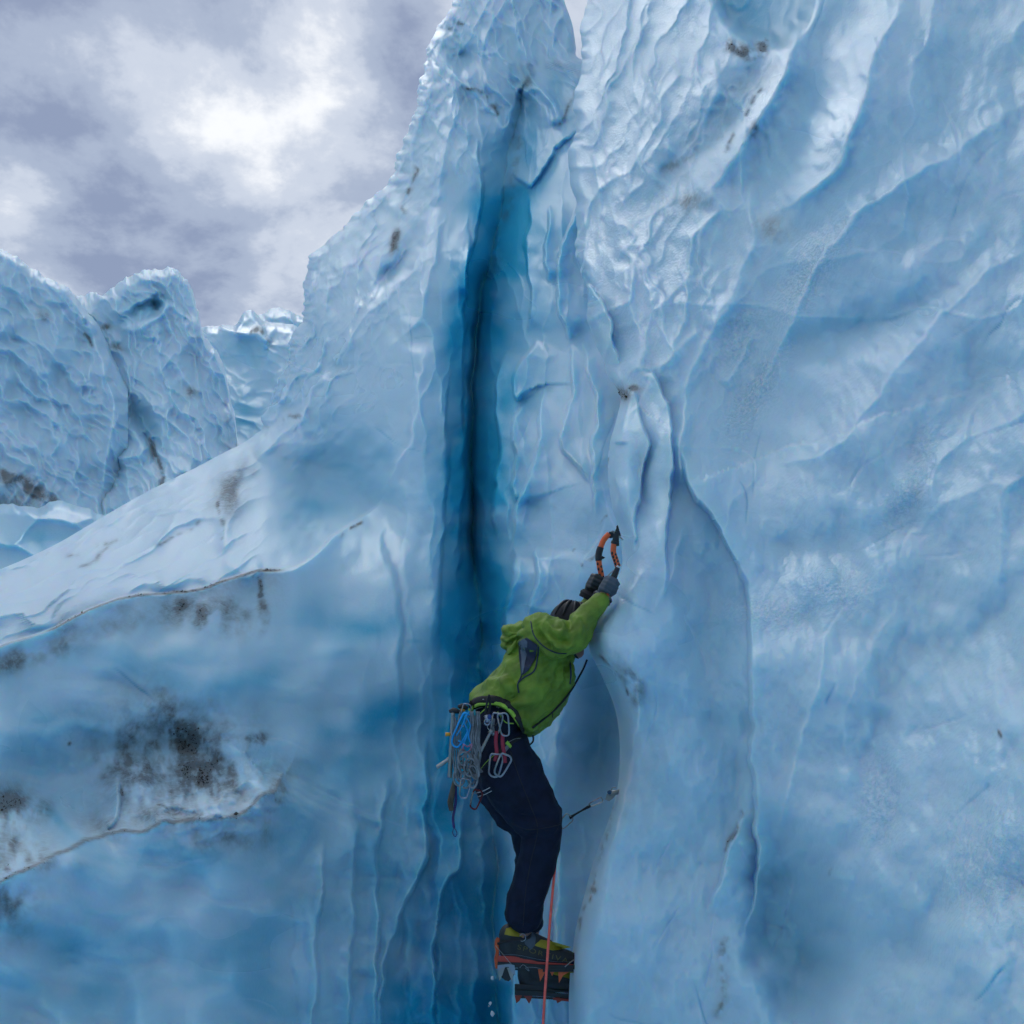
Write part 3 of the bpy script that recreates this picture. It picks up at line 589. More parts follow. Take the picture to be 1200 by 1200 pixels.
# ================================================================== THE CLIMBER AND THE GEAR
from mathutils import noise as mnoise
CD = 4.10                                     # metres from the camera to the climber
def P(x, y, dd=0.): return pt(x, y, CD+dd)
PX = CD/FPX
def mat(name, col, rough=.6, metal=0., bump=0., scale=400., var=.15, spec=.5):
    m, b = new_mat(name); t = N('ShaderNodeTexCoord').outputs['Object']
    f = noise(t, scale*.04+3, 4, .6)
    c2 = tuple(min(1, c*(1+var)) for c in col); c1 = tuple(c*(1-var) for c in col)
    L(ramp(f, [(.3, c1), (.7, c2)]), b.inputs['Base Color']); b.inputs['Roughness'].default_value = rough; b.inputs['Metallic'].default_value = metal
    b.inputs['Specular IOR Level'].default_value = spec
    if bump:
        bp = N('ShaderNodeBump'); bp.inputs['Strength'].default_value = .6; bp.inputs['Distance'].default_value = bump
        L(noise(t, scale, 3, .6), bp.inputs['Height']); L(bp.outputs[0], b.inputs['Normal'])
    return m
M_GREEN = mat('green_shell_fabric', (.145, .240, .022), .58, 0, .002, 220, .26, .4)
M_MESH = mat('dark_vent_mesh', (.018, .028, .06), .7, 0, .001, 500)
M_VENTG = mat('grey_vent_lining', (.09, .125, .17), .7)
M_NAVY = mat('navy_trouser_fabric', (.0065, .011, .030), .7, 0, .002, 260, .3, .2)
M_SKIN = mat('skin', (.34, .17, .12), .5)
M_EYE = mat('eye', (.6, .6, .58), .2)
M_BLACK = mat('black_plastic', (.012, .014, .018), .45)
M_BLACKF = mat('black_webbing', (.012, .013, .018), .8, 0, .001, 600)
M_GREYG = mat('grey_glove_fabric', (.06, .085, .115), .7, 0, .001, 500)
M_HELM = mat('dark_helmet_shell', (.008, .011, .015), .5, spec=.25)
M_LIME = mat('lime_webbing', (.25, .46, .05), .7, 0, .001, 600)
M_STEEL = mat('brushed_steel', (.36, .36, .34), .35, .85)
M_ALU = mat('silver_aluminium', (.30, .33, .39), .3, .9)
M_BLUE = mat('blue_aluminium', (.01, .33, .75), .35, .25)
M_BLUEC = mat('blue_cord', (.01, .28, .62), .8)
M_GREYC = mat('grey_cord', (.17, .19, .21), .8, 0, .001, 700, .35)
M_RED = mat('dark_red_webbing', (.30, .025, .05), .7, 0, .001, 700)
M_REDA = mat('dark_red_aluminium', (.11, .010, .014), .35, .4)
M_ORNG = mat('orange_anodised_metal', (.75, .13, .035), .4, .1)
M_ORNC = mat('orange_crampon_steel', (.62, .11, .03), .42, .15)
M_REDO = mat('scratched_red_steel', (.30, .035, .02), .5, .1)
M_YEL = mat('yellow_gaiter_fabric', (.30, .25, .012), .6, 0, .001, 500)
M_AMB = mat('amber_plastic', (.62, .30, .02), .4)
M_ROPE = mat('coral_rope', (.90, .14, .11), .8, 0, .003, 500, .15)
M_REDSO = mat('red_midsole', (.42, .05, .035), .6)
M_OLIVE = mat('olive_print', (.115, .10, .03), .6)
M_BARK = mat('weathered_brown_webbing', (.10, .085, .065), .9, 0, .004, 200, .4)
M_PURP = mat('violet_cord', (.035, .03, .14), .8)
M_WHITE = mat('white_print', (.55, .57, .6), .6)
M_BOOT = mat('black_boot_upper', (.014, .018, .022), .6, 0, .001, 400, .3)

def mk(name, me_verts, faces, m, parent=None, smooth=True):
    co = np.array([tuple(v) for v in me_verts], float)
    me = bpy.data.meshes.new(name); o = bpy.data.objects.new(name, me); COL.objects.link(o)
    if parent is None: off = np.array([co[:, 0].mean(), co[:, 1].mean(), co[:, 2].min()]); o.location = off
    else:
        o.parent = parent; r = parent
        while r.parent: r = r.parent
        off = np.array(r.location)
    me.from_pydata((co-off).tolist(), [], faces); me.materials.append(m)
    me.polygons.foreach_set('use_smooth', np.full(len(me.polygons), smooth, bool)); me.update()
    return o
def root(name, at): o = bpy.data.objects.new(name, None); COL.objects.link(o); o.location = at; o.empty_display_size = .05; return o
def tubegeo(pts, rad, n=8, closed=False, flat=1., caps=True):
    """swept tube; rad number or list; flat squashes it into a strap"""
    p = [Vector(q) for q in pts]; k = len(p); V = []; F = []; up = None
    for i in range(k):
        if closed: t = (p[(i+1) % k]-p[i-1])
        else: t = p[min(i+1, k-1)]-p[max(i-1, 0)]
        t = t.normalized() if t.length > 1e-9 else Vector((0, 0, 1))
        if up is None: up = Vector((0, 1, 0)) - t*t.y
        up = (up - t*up.dot(t)); up = up.normalized() if up.length > 1e-6 else t.orthogonal().normalized()
        s = t.cross(up); r = rad[i] if hasattr(rad, '__len__') else rad
        for j in range(n):
            a = 2*math.pi*j/n; V.append(p[i] + s*math.cos(a)*r + up*math.sin(a)*r*flat)
    m = k if closed else k-1
    for i in range(m):
        for j in range(n):
            a = i*n+j; b = i*n+(j+1) % n; c = ((i+1) % k)*n+(j+1) % n; d = ((i+1) % k)*n+j; F.append((a, b, c, d))
    if caps and not closed: F.append(tuple(range(n))[::-1]); F.append(tuple((k-1)*n+j for j in range(n)))
    return V, F
def merge(*gs):
    V = []; F = []
    for v, f in gs:
        o = len(V); V += list(v); F += [tuple(i+o for i in q) for q in f]
    return V, F
def smooth_path(pts, n=6):
    p = np.array([tuple(q) for q in pts], float)
    return [Vector(q) for q in spline(p, n)]
def PP(l, dd=0.): return [P(q[0], q[1], (q[2] if len(q) > 2 else 0)+dd) for q in l]
def tube(name, pts, rad, m, parent=None, n=8, closed=False, flat=1., seg=6):
    q = smooth_path(pts, seg) if not closed else smooth_path(list(pts)+[pts[0]], seg)[:-1]
    if hasattr(rad, '__len__'): rad = np.interp(np.linspace(0, 1, len(q)), np.linspace(0, 1, len(rad)), rad)
    return mk(name, *tubegeo(q, rad, n, closed, flat), m, parent)
def prism(poly, d0, d1):
    n = len(poly); V = [P(x, y, d0) for x, y in poly]+[P(x, y, d1) for x, y in poly]
    F = [tuple(range(n)), tuple(range(2*n-1, n-1, -1))]+[(i, i+n, (i+1) % n+n, (i+1) % n) for i in range(n)]
    return V, F
def solid(name, poly, d0, d1, m, parent=None, bev=.0012):
    o = mk(name, *prism(poly, d0, d1), m, parent, False)
    b = bpy.data.meshes[o.data.name]; bm = bmesh.new(); bm.from_mesh(b); bmesh.ops.recalc_face_normals(bm, faces=bm.faces)
    bmesh.ops.bevel(bm, geom=bm.edges[:], offset=bev, segments=1, affect='EDGES', clamp_overlap=True); bm.to_mesh(b); bm.free()
    return o
def ballgeo(c, r, n=12, m=8, ax=None):
    """ellipsoid: r = (right, depth, up) in metres; ax optional 3 axes"""
    ax = ax or (Vector((1, 0, 0)), Vector(FW), Vector(UP)); V = []; F = []
    for i in range(m+1):
        th = math.pi*i/m
        for j in range(n):
            a = 2*math.pi*j/n; V.append(c + ax[0]*(r[0]*math.sin(th)*math.cos(a)) + ax[1]*(r[1]*math.sin(th)*math.sin(a)) + ax[2]*(r[2]*math.cos(th)))
    for i in range(m):
        for j in range(n): F.append((i*n+j, (i+1)*n+j, (i+1)*n+(j+1) % n, i*n+(j+1) % n))
    return V, F
def chain(pts, kd=1., seg=5):
    """row of overlapping ellipsoids through (px,py,dd,r_px[,kd]); a tapered limb"""
    out = []
    a = [(q+(kd,))[:5] if len(q) == 4 else q for q in pts]
    for p, q in zip(a[:-1], a[1:]):
        for i in range(seg):
            t = i/seg; v = [p[j]*(1-t)+q[j]*t for j in range(5)]; out.append(v)
    out.append(list(a[-1])); return [ballgeo(P(v[0], v[1], v[2]), (v[3]*PX, v[3]*PX*v[4], v[3]*PX)) for v in out]
def fuse(name, geos, m, parent=None, voxel=.008, smooth=6, fold=None, dec=None):
    """overlapping volumes grown together into ONE skin"""
    V, F = merge(*geos)
    me = bpy.data.meshes.new('tmp'); me.from_pydata([tuple(v) for v in V], [], F); o = bpy.data.objects.new('tmp', me); COL.objects.link(o)
    md = o.modifiers.new('r', 'REMESH'); md.mode = 'VOXEL'; md.voxel_size = voxel
    ms = o.modifiers.new('s', 'SMOOTH'); ms.iterations = smooth; ms.factor = .6
    dg = bpy.context.evaluated_depsgraph_get(); e = o.evaluated_get(dg); r = bpy.data.meshes.new_from_object(e)
    co = np.zeros(len(r.vertices)*3); r.vertices.foreach_get('co', co); co = co.reshape(-1, 3)
    no = np.zeros(len(r.vertices)*3); r.vertices.foreach_get('normal', no); no = no.reshape(-1, 3)
    if fold is not None: co = co + no*fold(co, no)[:, None]
    faces = [tuple(p.vertices) for p in r.polygons]
    bpy.data.objects.remove(o); bpy.data.meshes.remove(me); bpy.data.meshes.remove(r)
    return mk(name, co, faces, m, parent)
def to_px(co):
    rel = co - np.array([0, 0, CZ]); d = rel@FW; return 600+FPX*rel[:, 0]/d, 600-FPX*(rel@UP)/d
def crease(co, pts, w, amp):              # a fold in cloth along a line given in photo pixels, on the near side
    x, y = to_px(co); d, al = sdist(x, y, pts, 4); near = 1/(1+np.exp(((co-np.array([0, 0, CZ]))@FW-CD)/.02))
    return amp*np.exp(-(d/w)**2)*taper(al, .25)*near

# ---- body, one continuous surface (head, neck, trunk, arms with hands, legs with feet)
hd = [ballgeo(P(665, 731, .05), (.072, .074, .092)), ballgeo(P(669, 742, .05), (.068, .062, .085))]
hd += chain([(670, 752, .05, 15, .9), (677, 764, .05, 8, .9)], seg=3)                 # jaw and chin
hd += chain([(683, 735, .05, 4), (689, 747, .05, 4.4, .8)], seg=4)                   # nose
hd += chain([(681, 757, .03, 2.6), (681, 757, .07, 2.6)], seg=4)+chain([(682, 760, .035, 2.4), (682, 760, .065, 2.4)], seg=4)   # lips
hd += [ballgeo(P(662, 744, -.022), (.013, .010, .020)), ballgeo(P(662, 744, .122), (.013, .010, .020))]                        # ears
arm_r = [(630, 746, -.13, 17), (652, 750, -.16, 14.5), (672, 750, -.17, 13), (683, 735, -.13, 11.5), (698, 714, -.09, 8.5), (706, 702, -.07, 7.5)]
arm_l = [(630, 748, .17, 17), (660, 752, .21, 14), (682, 738, .2, 12), (688, 722, .14, 10.5), (694, 705, .08, 8), (696, 697, .06, 7.5)]
body = hd + chain([(655, 762, .04, 16), (640, 765, .03, 20)], seg=4) + chain([(634, 758, .02, 27, 1.55), (628, 780, .02, 31, 1.5), (612, 812, .01, 30, 1.45), (594, 842, 0., 22, 1.4), (585, 868, 0., 25, 1.4)])
body += chain(arm_r) + chain([(708, 698, -.065, 8), (712, 688, -.06, 9)], .8, 3) + chain(arm_l) + chain([(697, 693, .055, 8), (699, 683, .05, 9)], .8, 3)
leg_r = [(590, 885, -.10, 27), (608, 925, -.11, 25), (632, 962, -.11, 19), (630, 1000, -.10, 15), (619, 1045, -.08, 14.5), (613, 1095, -.07, 10.5)]
leg_l = [(585, 888, .10, 27), (585, 918, .12, 21), (612, 956, .15, 16), (621, 1000, .16, 12), (620, 1050, .17, 12), (624, 1115, .18, 10.5)]
body += chain(leg_r) + chain(leg_l) + chain([(600, 1112, -.07, 10), (640, 1118, -.07, 9)], .9, 5) + chain([(618, 1130, .18, 10), (652, 1138, .18, 9)], .9, 5)
person = fuse('person', body, M_SKIN, None, .0055, 5)
tag(person, 'climber in a green jacket and navy trousers, leaning back, arms up to two axes', 'person')
for dd in (-.0, .075):
    mk('eye', *ballgeo(P(682.5, 741, .012+dd), (.011, .011, .011)), M_EYE, person)

# ---- jacket
def jfold(co, no):
    x, y = to_px(co); f = np.zeros(len(co)); S3 = co*np.array([9., 9, 16])
    f += np.array([mnoise.noise(Vector(q)) for q in S3])*.010
    f += np.array([1-abs(mnoise.noise(Vector(q)))**.7*2.0 for q in co@np.array([[1, 0, .5], [0, 1, 0], [-.5, 0, 1]])*np.array([19., 11, 9])])*.007
    f += np.array([1-abs(mnoise.noise(Vector(q)))*2.4 for q in co@np.array([[1, 0, -.6], [0, 1, 0], [.6, 0, 1]])*np.array([12., 16, 38])])*.0035
    x2, y2 = to_px(co); dbelt, _ = sdist(x2, y2, [(535, 840), (549, 831), (558, 826), (572, 824), (586, 826), (597, 833), (606, 845), (613, 858), (618, 880)], 4)
    lowj = sm(0, 7, dbelt)*(x2 < 612)
    for p, w, a in [([(566, 812), (590, 825), (615, 822), (640, 812)], 5, .012), ([(575, 822), (605, 838), (630, 838), (655, 822)], 5, .011), ([(560, 806), (585, 800), (600, 812)], 5, .010), ([(607, 830), (618, 846), (635, 850)], 4, .010),
                    ([(600, 770), (596, 790), (590, 808)], 5, .009), ([(627, 728), (634, 745), (650, 760), (668, 765)], 2.6, -.012), ([(624, 728), (628, 748), (645, 765), (655, 768)], 3, .008),
                    ([(640, 728), (650, 740), (666, 742)], 3, .010), ([(655, 726), (662, 738), (670, 738)], 2.8, .010), ([(668, 722), (668, 735), (666, 742)], 3, -.010), ([(675, 722), (680, 735), (676, 748)], 3, .009),
                    ([(645, 755), (660, 758), (678, 752)], 3.4, .009), ([(640, 738), (655, 750), (672, 752)], 2.6, -.009), ([(660, 770), (664, 790), (658, 815)], 3, -.010), ([(668, 775), (668, 795), (662, 812)], 3, .009),
                    ([(606, 745), (600, 760), (588, 780)], 3.5, .010), ([(586, 740), (594, 747), (606, 741)], 1.8, -.013), ([(586, 748), (594, 755), (606, 748)], 1.8, -.012), ([(594, 736), (604, 738), (616, 733)], 1.8, -.010), ([(598, 758), (604, 750), (616, 745)], 2, -.010), ([(640, 790), (648, 805), (640, 822)], 4, -.007), ([(625, 852), (615, 848), (600, 836)], 3, .008)]:
        f += crease(co, p, w, a*1.7)
    return f*(1-lowj) - .06*lowj
jg = chain([(634, 753, .02, 27, 1.9), (633, 772, .02, 36, 1.5), (624, 795, .01, 41, 1.35), (608, 817, .01, 41, 1.3), (594, 828, 0., 33, 1.45)], seg=6)
jg += chain([(650, 760, .02, 20), (661, 772, .02, 14)], 1.3, 3) + chain([(652, 790, .0, 22), (648, 812, .0, 18), (633, 834, 0., 17), (620, 848, 0, 12)], 1.8, 4)
jg += chain([(600, 800, .0, 20), (581, 812, .0, 18), (566, 820, .0, 14)], 2.6, 4)
sl_r = [(632, 744, -.13, 24), (650, 748, -.16, 22), (667, 748, -.17, 19), (675, 742, -.16, 17), (686, 727, -.12, 14), (697, 712, -.095, 11), (703, 705, -.08, 10)]
sl_l = [(630, 746, .16, 24), (655, 752, .2, 19), (680, 740, .2, 16), (688, 722, .14, 13), (693, 708, .085, 10.5)]
jg += chain(sl_r) + chain(sl_l)
jg += [ballgeo(P(606, 741, .02), (.056, .10, .030)), ballgeo(P(597, 746, .02), (.026, .085, .040)), ballgeo(P(592, 752, .02), (.013, .07, .030)), ballgeo(P(612, 735, .02), (.050, .085, .022)), ballgeo(P(596, 737, .01), (.026, .06, .014)), ballgeo(P(604, 756, .0), (.040, .08, .040))]      # rolled hood behind the neck
jacket = fuse('jacket', jg, M_GREEN, person, .0055, 3, jfold)
# open armpit vent with its grey lining, dark mesh and piping, laid on the side of the jacket
dgj = bpy.context.evaluated_depsgraph_get(); from mathutils.bvhtree import BVHTree
bm_ = bmesh.new(); bm_.from_mesh(jacket.data); bv_j = BVHTree.FromBMesh(bm_); bm_.free()
CAMV = Vector((0, 0, CZ))
def onto(bv, x, y, base, lift=.002):
    """the spot on a garment that shows at that pixel, lifted a little off the cloth"""
    d = (P(x, y)-CAMV).normalized(); h = bv.ray_cast(CAMV-base, d)
    return (h[0]+base - d*lift) if h[0] is not None else P(x, y, -.1)
def patch(name, poly, bv, m, parent, lift=.002, step=2.0):
    """cloth patch that follows the garment"""
    pl = np.array(poly, float); x0, y0 = pl.min(0); x1, y1 = pl.max(0); bm = bmesh.new()
    n = len(poly); V = [bm.verts.new((x, y, 0)) for x, y in poly]; bm.faces.new(V)
    bmesh.ops.triangulate(bm, faces=bm.faces[:]); bmesh.ops.subdivide_edges(bm, edges=bm.edges[:], cuts=4, use_grid_fill=True)
    b = parent
    while b.parent: b = b.parent
    vs = [onto(bv, v.co.x, v.co.y, b.location, lift) for v in bm.verts]; bm.verts.index_update(); fs = [tuple(q.index for q in f.verts) for f in bm.faces]; bm.free()
    return mk(name, vs, fs, m, parent)
patch('vent_mesh', [(609, 752), (617, 747), (630, 756), (627, 772), (619, 786), (611, 792), (610, 778)], bv_j, M_MESH, jacket, .007)
patch('vent_lining', [(608, 752), (614, 748), (618, 752), (617, 768), (613, 788), (611, 790), (611, 770)], bv_j, M_VENTG, jacket, .009)
def laid(name, pts, rad, m, parent, bv, lift=.002, flat=.5, n=6):
    b = parent
    while b.parent: b = b.parent
    q = spline(np.array(pts, float), 8); return mk(name, *tubegeo([onto(bv, x, y, b.location, lift) for x, y in q], rad, n, False, flat), m, parent)
laid('vent_piping', [(608, 753), (609, 770), (611, 790), (607, 800)], .003, M_MESH, jacket, bv_j, .006)
laid('vent_piping', [(631, 758), (630, 770), (626, 786), (614, 794), (607, 801), (608, 812)], .0032, M_MESH, jacket, bv_j, .006)
laid('sleeve_seam', [(622, 728), (626, 745), (638, 758), (652, 765), (664, 766)], .0026, M_MESH, jacket, bv_j)
laid('front_zip', [(668, 776), (669, 790), (668, 802)], .0035, M_MESH, jacket, bv_j, .003)

# ---- trousers
def tfold(co, no):
    f = np.array([mnoise.noise(Vector(q)) for q in co*np.array([8., 8, 11])])*.009
    f += np.array([1-abs(mnoise.noise(Vector(q)))*2.4 for q in co*np.array([8., 8, 15])])*.004
    f += np.array([1-abs(mnoise.noise(Vector(q)))*2.4 for q in co@np.array([[1, 0, .7], [0, 1, 0], [-.7, 0, 1]])*np.array([22., 10, 7])])*.0025
    for p, w, a in [([(600, 960), (625, 958), (655, 962)], 4, -.010), ([(612, 975), (635, 968), (657, 972)], 4, .010), ([(610, 985), (632, 984), (655, 988)], 4, -.008), ([(600, 1060), (618, 1052), (638, 1060)], 4, .008), ([(595, 1085), (612, 1078), (632, 1086)], 3, .008),
                    ([(585, 935), (605, 955), (618, 962)], 5, -.010), ([(615, 1000), (618, 1040), (612, 1085)], 4, .007), ([(560, 905), (590, 925), (620, 915)], 5, .006)]: f += crease(co, p, w, a)
    return f
tg = chain([(590, 828, 0., 28, 1.5), (582, 846, 0., 32, 1.5), (584, 875, 0., 33, 1.5)], seg=4)
tg += chain([(588, 880, -.08, 33), (598, 906, -.09, 37), (613, 934, -.10, 33), (632, 960, -.11, 27), (636, 976, -.11, 23.5), (632, 1000, -.10, 21.5), (622, 1035, -.08, 21.5), (616, 1055, -.07, 22), (614, 1070, -.07, 22)])
tg += chain([(580, 885, .09, 30), (583, 918, .11, 28), (600, 950, .13, 25), (618, 967, .15, 20), (620, 1000, .16, 17), (617, 1050, .17, 17), (620, 1080, .18, 16)])
trousers = fuse('trousers', tg, M_NAVY, person, .007, 5, tfold)
bm_ = bmesh.new(); bm_.from_mesh(trousers.data); bv_t = BVHTree.FromBMesh(bm_); bm_.free()

# ---- helmet with ribs and vents
HR = 1.07
hx = (Vector((.98, 0, -.2)).normalized(), Vector((0, 1, 0)), Vector((.2, 0, .98)).normalized())
def dome(c, r, rows=14, cols=40, cut=.56, vent=True):
    V = []; F = []
    for i in range(rows+1):
        th = math.pi*cut*i/rows
        for j in range(cols):
            a = 2*math.pi*j/cols; k = 1 + (.035*math.cos(a*8)*math.sin(th)**2 if vent else 0)
            V.append(c + hx[0]*(r[0]*k*math.sin(th)*math.cos(a)) + hx[1]*(r[1]*k*math.sin(th)*math.sin(a)) + hx[2]*(r[2]*math.cos(th)))
    for i in range(rows):
        for j in range(cols): F.append((i*cols+j, (i+1)*cols+j, (i+1)*cols+(j+1) % cols, i*cols+(j+1) % cols))
    return V, F
HC = P(669, 731, .05)
helmet = mk('helmet', *dome(HC, (.094, .090, .102)), M_HELM, person)
for k in range(5):
    a0 = -.9+k*.45
    q = [HC + hx[0]*(.098*math.sin(th)*math.cos(a0-1.57)) + hx[1]*(.094*math.sin(th)*math.sin(a0-1.57)) + hx[2]*(.105*math.cos(th)) for th in np.linspace(.35, 1.45, 8)]
    mk('vent', *tubegeo(q, [.001, .005, .007, .007, .007, .006, .004, .001], 6, False, .6), M_BLACK, helmet)
mk('rim', *tubegeo([HC + hx[0]*.095*math.cos(a)*.985 + hx[1]*.091*math.sin(a)*.985 - hx[2]*.018 for a in np.linspace(0, 2*math.pi, 28, endpoint=False)], .005, 6, True), M_BLACK, helmet)
tube('chin_strap', PP([(662, 738, -.03), (668, 755, -.015), (674, 768, .02), (678, 771, .05), (676, 768, .09), (664, 745, .13)]), .0045, M_BLACKF, helmet, flat=.4)
mk('buckle', *ballgeo(P(671, 772, .01), (.006, .004, .006)), M_WHITE, helmet)

# ---- gloves: palm, four curled fingers, thumb, cuff
def glove(cx, cy, dd, m1, m2, side, ang):
    c, s_ = math.cos(ang), math.sin(ang)
    def q(u, v, w, r): return (cx+u*c-v*s_, cy+u*s_+v*c, dd+w, r)          # u across the hand, v along it (towards the wrist)
    g = chain([q(0, 13, 0, 8.5), q(0, 4, 0, 10), q(0, -3, 0, 9.5)], .75, 4)
    for i, (v, ln) in enumerate(((-7.5, 1.), (-3., 1.08), (1.5, 1.), (6., .84))):      # fingers close round the handle
        g += chain([q(-6, v, side*.012, 3.1), q(-2, v-1, side*.040*ln, 3.1), q(5*ln, v-1, side*.043*ln, 2.9), q(8.5*ln, v, side*.018, 2.7), q(6, v+.5, side*.004, 2.5)], 1., 4)
    g += chain([q(5, 9, -side*.008, 4.0), q(9, 3, -side*.012, 3.4), q(8, -6, -side*.006, 3.0), q(5, -10, side*.004, 2.7)], 1., 4)
    o = fuse('glove', g, m1, person, .0032, 2)
    p0, p1 = q(0, 11, 0, 0), q(0, 20, 0, 0)
    mk('cuff', *tubegeo([P(*p0[:3]), P((p0[0]+p1[0])/2, (p0[1]+p1[1])/2, dd), P(*p1[:3])], [.038, .041, .042], 14), m2, o)
    mk('cuff_strap', *tubegeo([P(*q(0, 13, 0, 0)[:3]), P(*q(0, 16, 0, 0)[:3])], [.0435, .0435], 14), M_BLACKF, o)
    return o
glove(713, 687, -.06, M_GREYG, M_GREYG, -1, math.radians(28))
glove(697, 684, .05, M_BLACK, M_BLACKF, -1, math.radians(24))

# ---- boots with crampons
def boot(ox, oy, dd, full=True):
    """ox, oy pixel shift from the near boot; dd depth"""
    T = lambda l: [(x+ox, y+oy) for x, y in l]
    hw = .047
    g = chain([(598, 1096, 0, 13), (598, 1110, 0, 13.5), (600, 1118, 0, 13)], .95, 4) + chain([(600, 1117, 0, 12), (620, 1115, 0, 13), (645, 1119, 0, 11.5), (664, 1123, 0, 9), (674, 1125, 0, 6.5)], 1.05, 6) + chain([(600, 1098, 0, 13), (618, 1104, 0, 13), (640, 1112, 0, 11)], .95, 5)
    g = [([v + (P(x0+ox, y0+oy, dd)-P(x0, y0, 0)) for v in V_], F_) for (V_, F_) in g for x0, y0 in [(620, 1110)]]
    def flat(co, no): return np.zeros(len(co))
    b = fuse('boot', g, M_BOOT, person, .0045, 4)
    bm = bmesh.new(); bm.from_mesh(b.data); bv = BVHTree.FromBMesh(bm); bm.free()
    solid('midsole', T([(583, 1120), (600, 1120.5), (614, 1122.5), (630, 1127), (672, 1130), (672, 1131), (630, 1130), (610, 1128.5), (583, 1127)]), dd-hw+.001, dd+hw, M_REDSO if full else M_BLACK, b)
    solid('outsole', T([(583, 1127), (610, 1128), (640, 1131), (678, 1131), (677, 1136), (640, 1136), (600, 1134), (583, 1133)]), dd-hw-.002, dd+hw+.002, M_BLACK, b)
    if full:
        patch('gaiter', [(591, 1095), (593, 1088), (600, 1086), (612, 1087), (619, 1090), (622, 1094), (612, 1098), (600, 1097)], bv, M_YEL, b, .003)
        patch('gaiter', [(626, 1108), (634, 1101), (646, 1103), (660, 1107), (670, 1110), (660, 1112), (648, 1114), (636, 1111)], bv, M_YEL, b, .003)
        patch('ankle_strap', [(617, 1092), (624, 1091), (628, 1098), (627, 1108), (622, 1113), (615, 1106), (614, 1098)], bv, M_GREYG, b, .005)
        laid('sole_line', [(584, 1119), (605, 1119), (630, 1124), (652, 1127), (668, 1127)], .0016, M_VENTG, b, bv, .0035)
        tube('pull_ring', PP([(609, 1097), (612, 1094), (615.5, 1096), (615.5, 1101), (612, 1103), (609.5, 1102)], dd-.062), .0016, M_ALU, b, 6)
        # the maker's name, printed along the rand
        cu = bpy.data.curves.new('t', 'FONT'); cu.body = 'SPORTIVA'; cu.size = .034; cu.extrude = .0006; cu.space_character = 1.25; cu.resolution_u = 3
        to = bpy.data.objects.new('t', cu); COL.objects.link(to); tm = bpy.data.meshes.new_from_object(to.evaluated_get(bpy.context.evaluated_depsgraph_get())); bpy.data.objects.remove(to)
        xs = [v.co.x for v in tm.vertices]; w = max(xs); o0 = np.array([605.5, 1112.]); ex = np.array([60., 17.])/w; ey = np.array([1.2, -5.8])/.0245
        vs = []
        for v in tm.vertices:
            p = o0 + ex*v.co.x + ey*v.co.y; vs.append(onto(bv, p[0], p[1], person.location, .0022+v.co.z))
        mk('lettering', vs, [tuple(f.vertices) for f in tm.polygons], M_OLIVE, b, False)
    else:
        patch('gaiter', T([(626, 1108), (634, 1101), (646, 1103), (660, 1107), (670, 1110), (660, 1112), (648, 1114), (636, 1111)]), bv, M_YEL, b, .003)
    # crampon
    c = mk('crampon', *merge(*[prism(T([(584, 1133), (604, 1134), (604, 1137), (584, 1137)]), dd+s, dd+s+.003) for s in (-.040, .037)], prism(T([(604, 1134.5), (638, 1136), (638, 1139), (604, 1137)]), dd-.010, dd+.010),
                             *[prism(T([(636, 1134), (672, 1134), (672, 1139), (636, 1139)]), dd+s, dd+s+.003) for s in (-.046, .043)], prism(T([(584, 1134), (604, 1135), (604, 1137), (584, 1137)]), dd-.037, dd+.037), prism(T([(640, 1135), (655, 1135), (655, 1138), (640, 1138)]), dd-.043, dd+.043)), M_BLACK, person, False)
    for s in (-.041, .038):
        for tri in [[(583, 1133), (592, 1133), (589, 1142), (585, 1150)], [(594, 1134), (604, 1134), (602, 1141), (600, 1151)], [(630, 1134), (641, 1134), (638, 1141), (633, 1150)], [(643, 1135), (651, 1135), (649, 1140), (647, 1144)], [(654, 1136), (660, 1133), (672, 1133), (669, 1138), (660, 1143), (655, 1152)]]:
            solid('point', T([(tx, 1134+(ty-1134)*(1 if full else .55+.3*((tx*7) % 3)/2)) for tx, ty in tri]), dd+s, dd+s+.0032, (M_ORNC if full else M_REDO) if tri[0][0] > 620 or not full else M_STEEL, c, .0006)
    for s in (-.02, .017): solid('front_point', T([(664, 1131), (684, 1132), (692, 1137), (682, 1137), (664, 1137)]), dd+s, dd+s+.004, M_ORNC, c, .0006)
    if full: solid('heel_lever', T([(580, 1102), (582.5, 1098), (586, 1100), (584.5, 1108), (585, 1122), (584, 1135), (580.5, 1135), (579, 1124), (581, 1115), (579.5, 1108)]), dd-.012, dd+.012, M_ORNC, c, .001)
    if full: solid('anti_snow_plate', T([(586, 1138), (590, 1134), (598, 1135), (603, 1140), (601, 1146), (596, 1150), (592, 1149), (587, 1145)]), dd-.036, dd-.034, M_BLACK, c, .0005)
    if full: solid('heel_bracket', T([(583, 1131), (597, 1129.5), (603, 1131), (604, 1143), (600, 1140), (596, 1133), (588, 1134), (583, 1139)]), dd-.050, dd-.047, M_ALU, c, .0006)
    tube('heel_wire', PP([(580.5, 1108), (590, 1119), (600, 1131)], dd-.054), .0011, M_STEEL, c, 6, seg=3)
    tube('toe_bail', PP([(662, 1133, -.05), (668, 1128, -.045), (674, 1124, -.02), (674, 1124, .02), (668, 1128, .045), (662, 1133, .05)], dd), .0022, M_STEEL, c, 6)
    tube('strap', PP([(583, 1106, -.02), (596, 1103, -.057), (616, 1100, -.06), (622, 1096, -.035), (622, 1094, 0.)], dd), .005, M_BLACKF, c, 6, flat=.3)
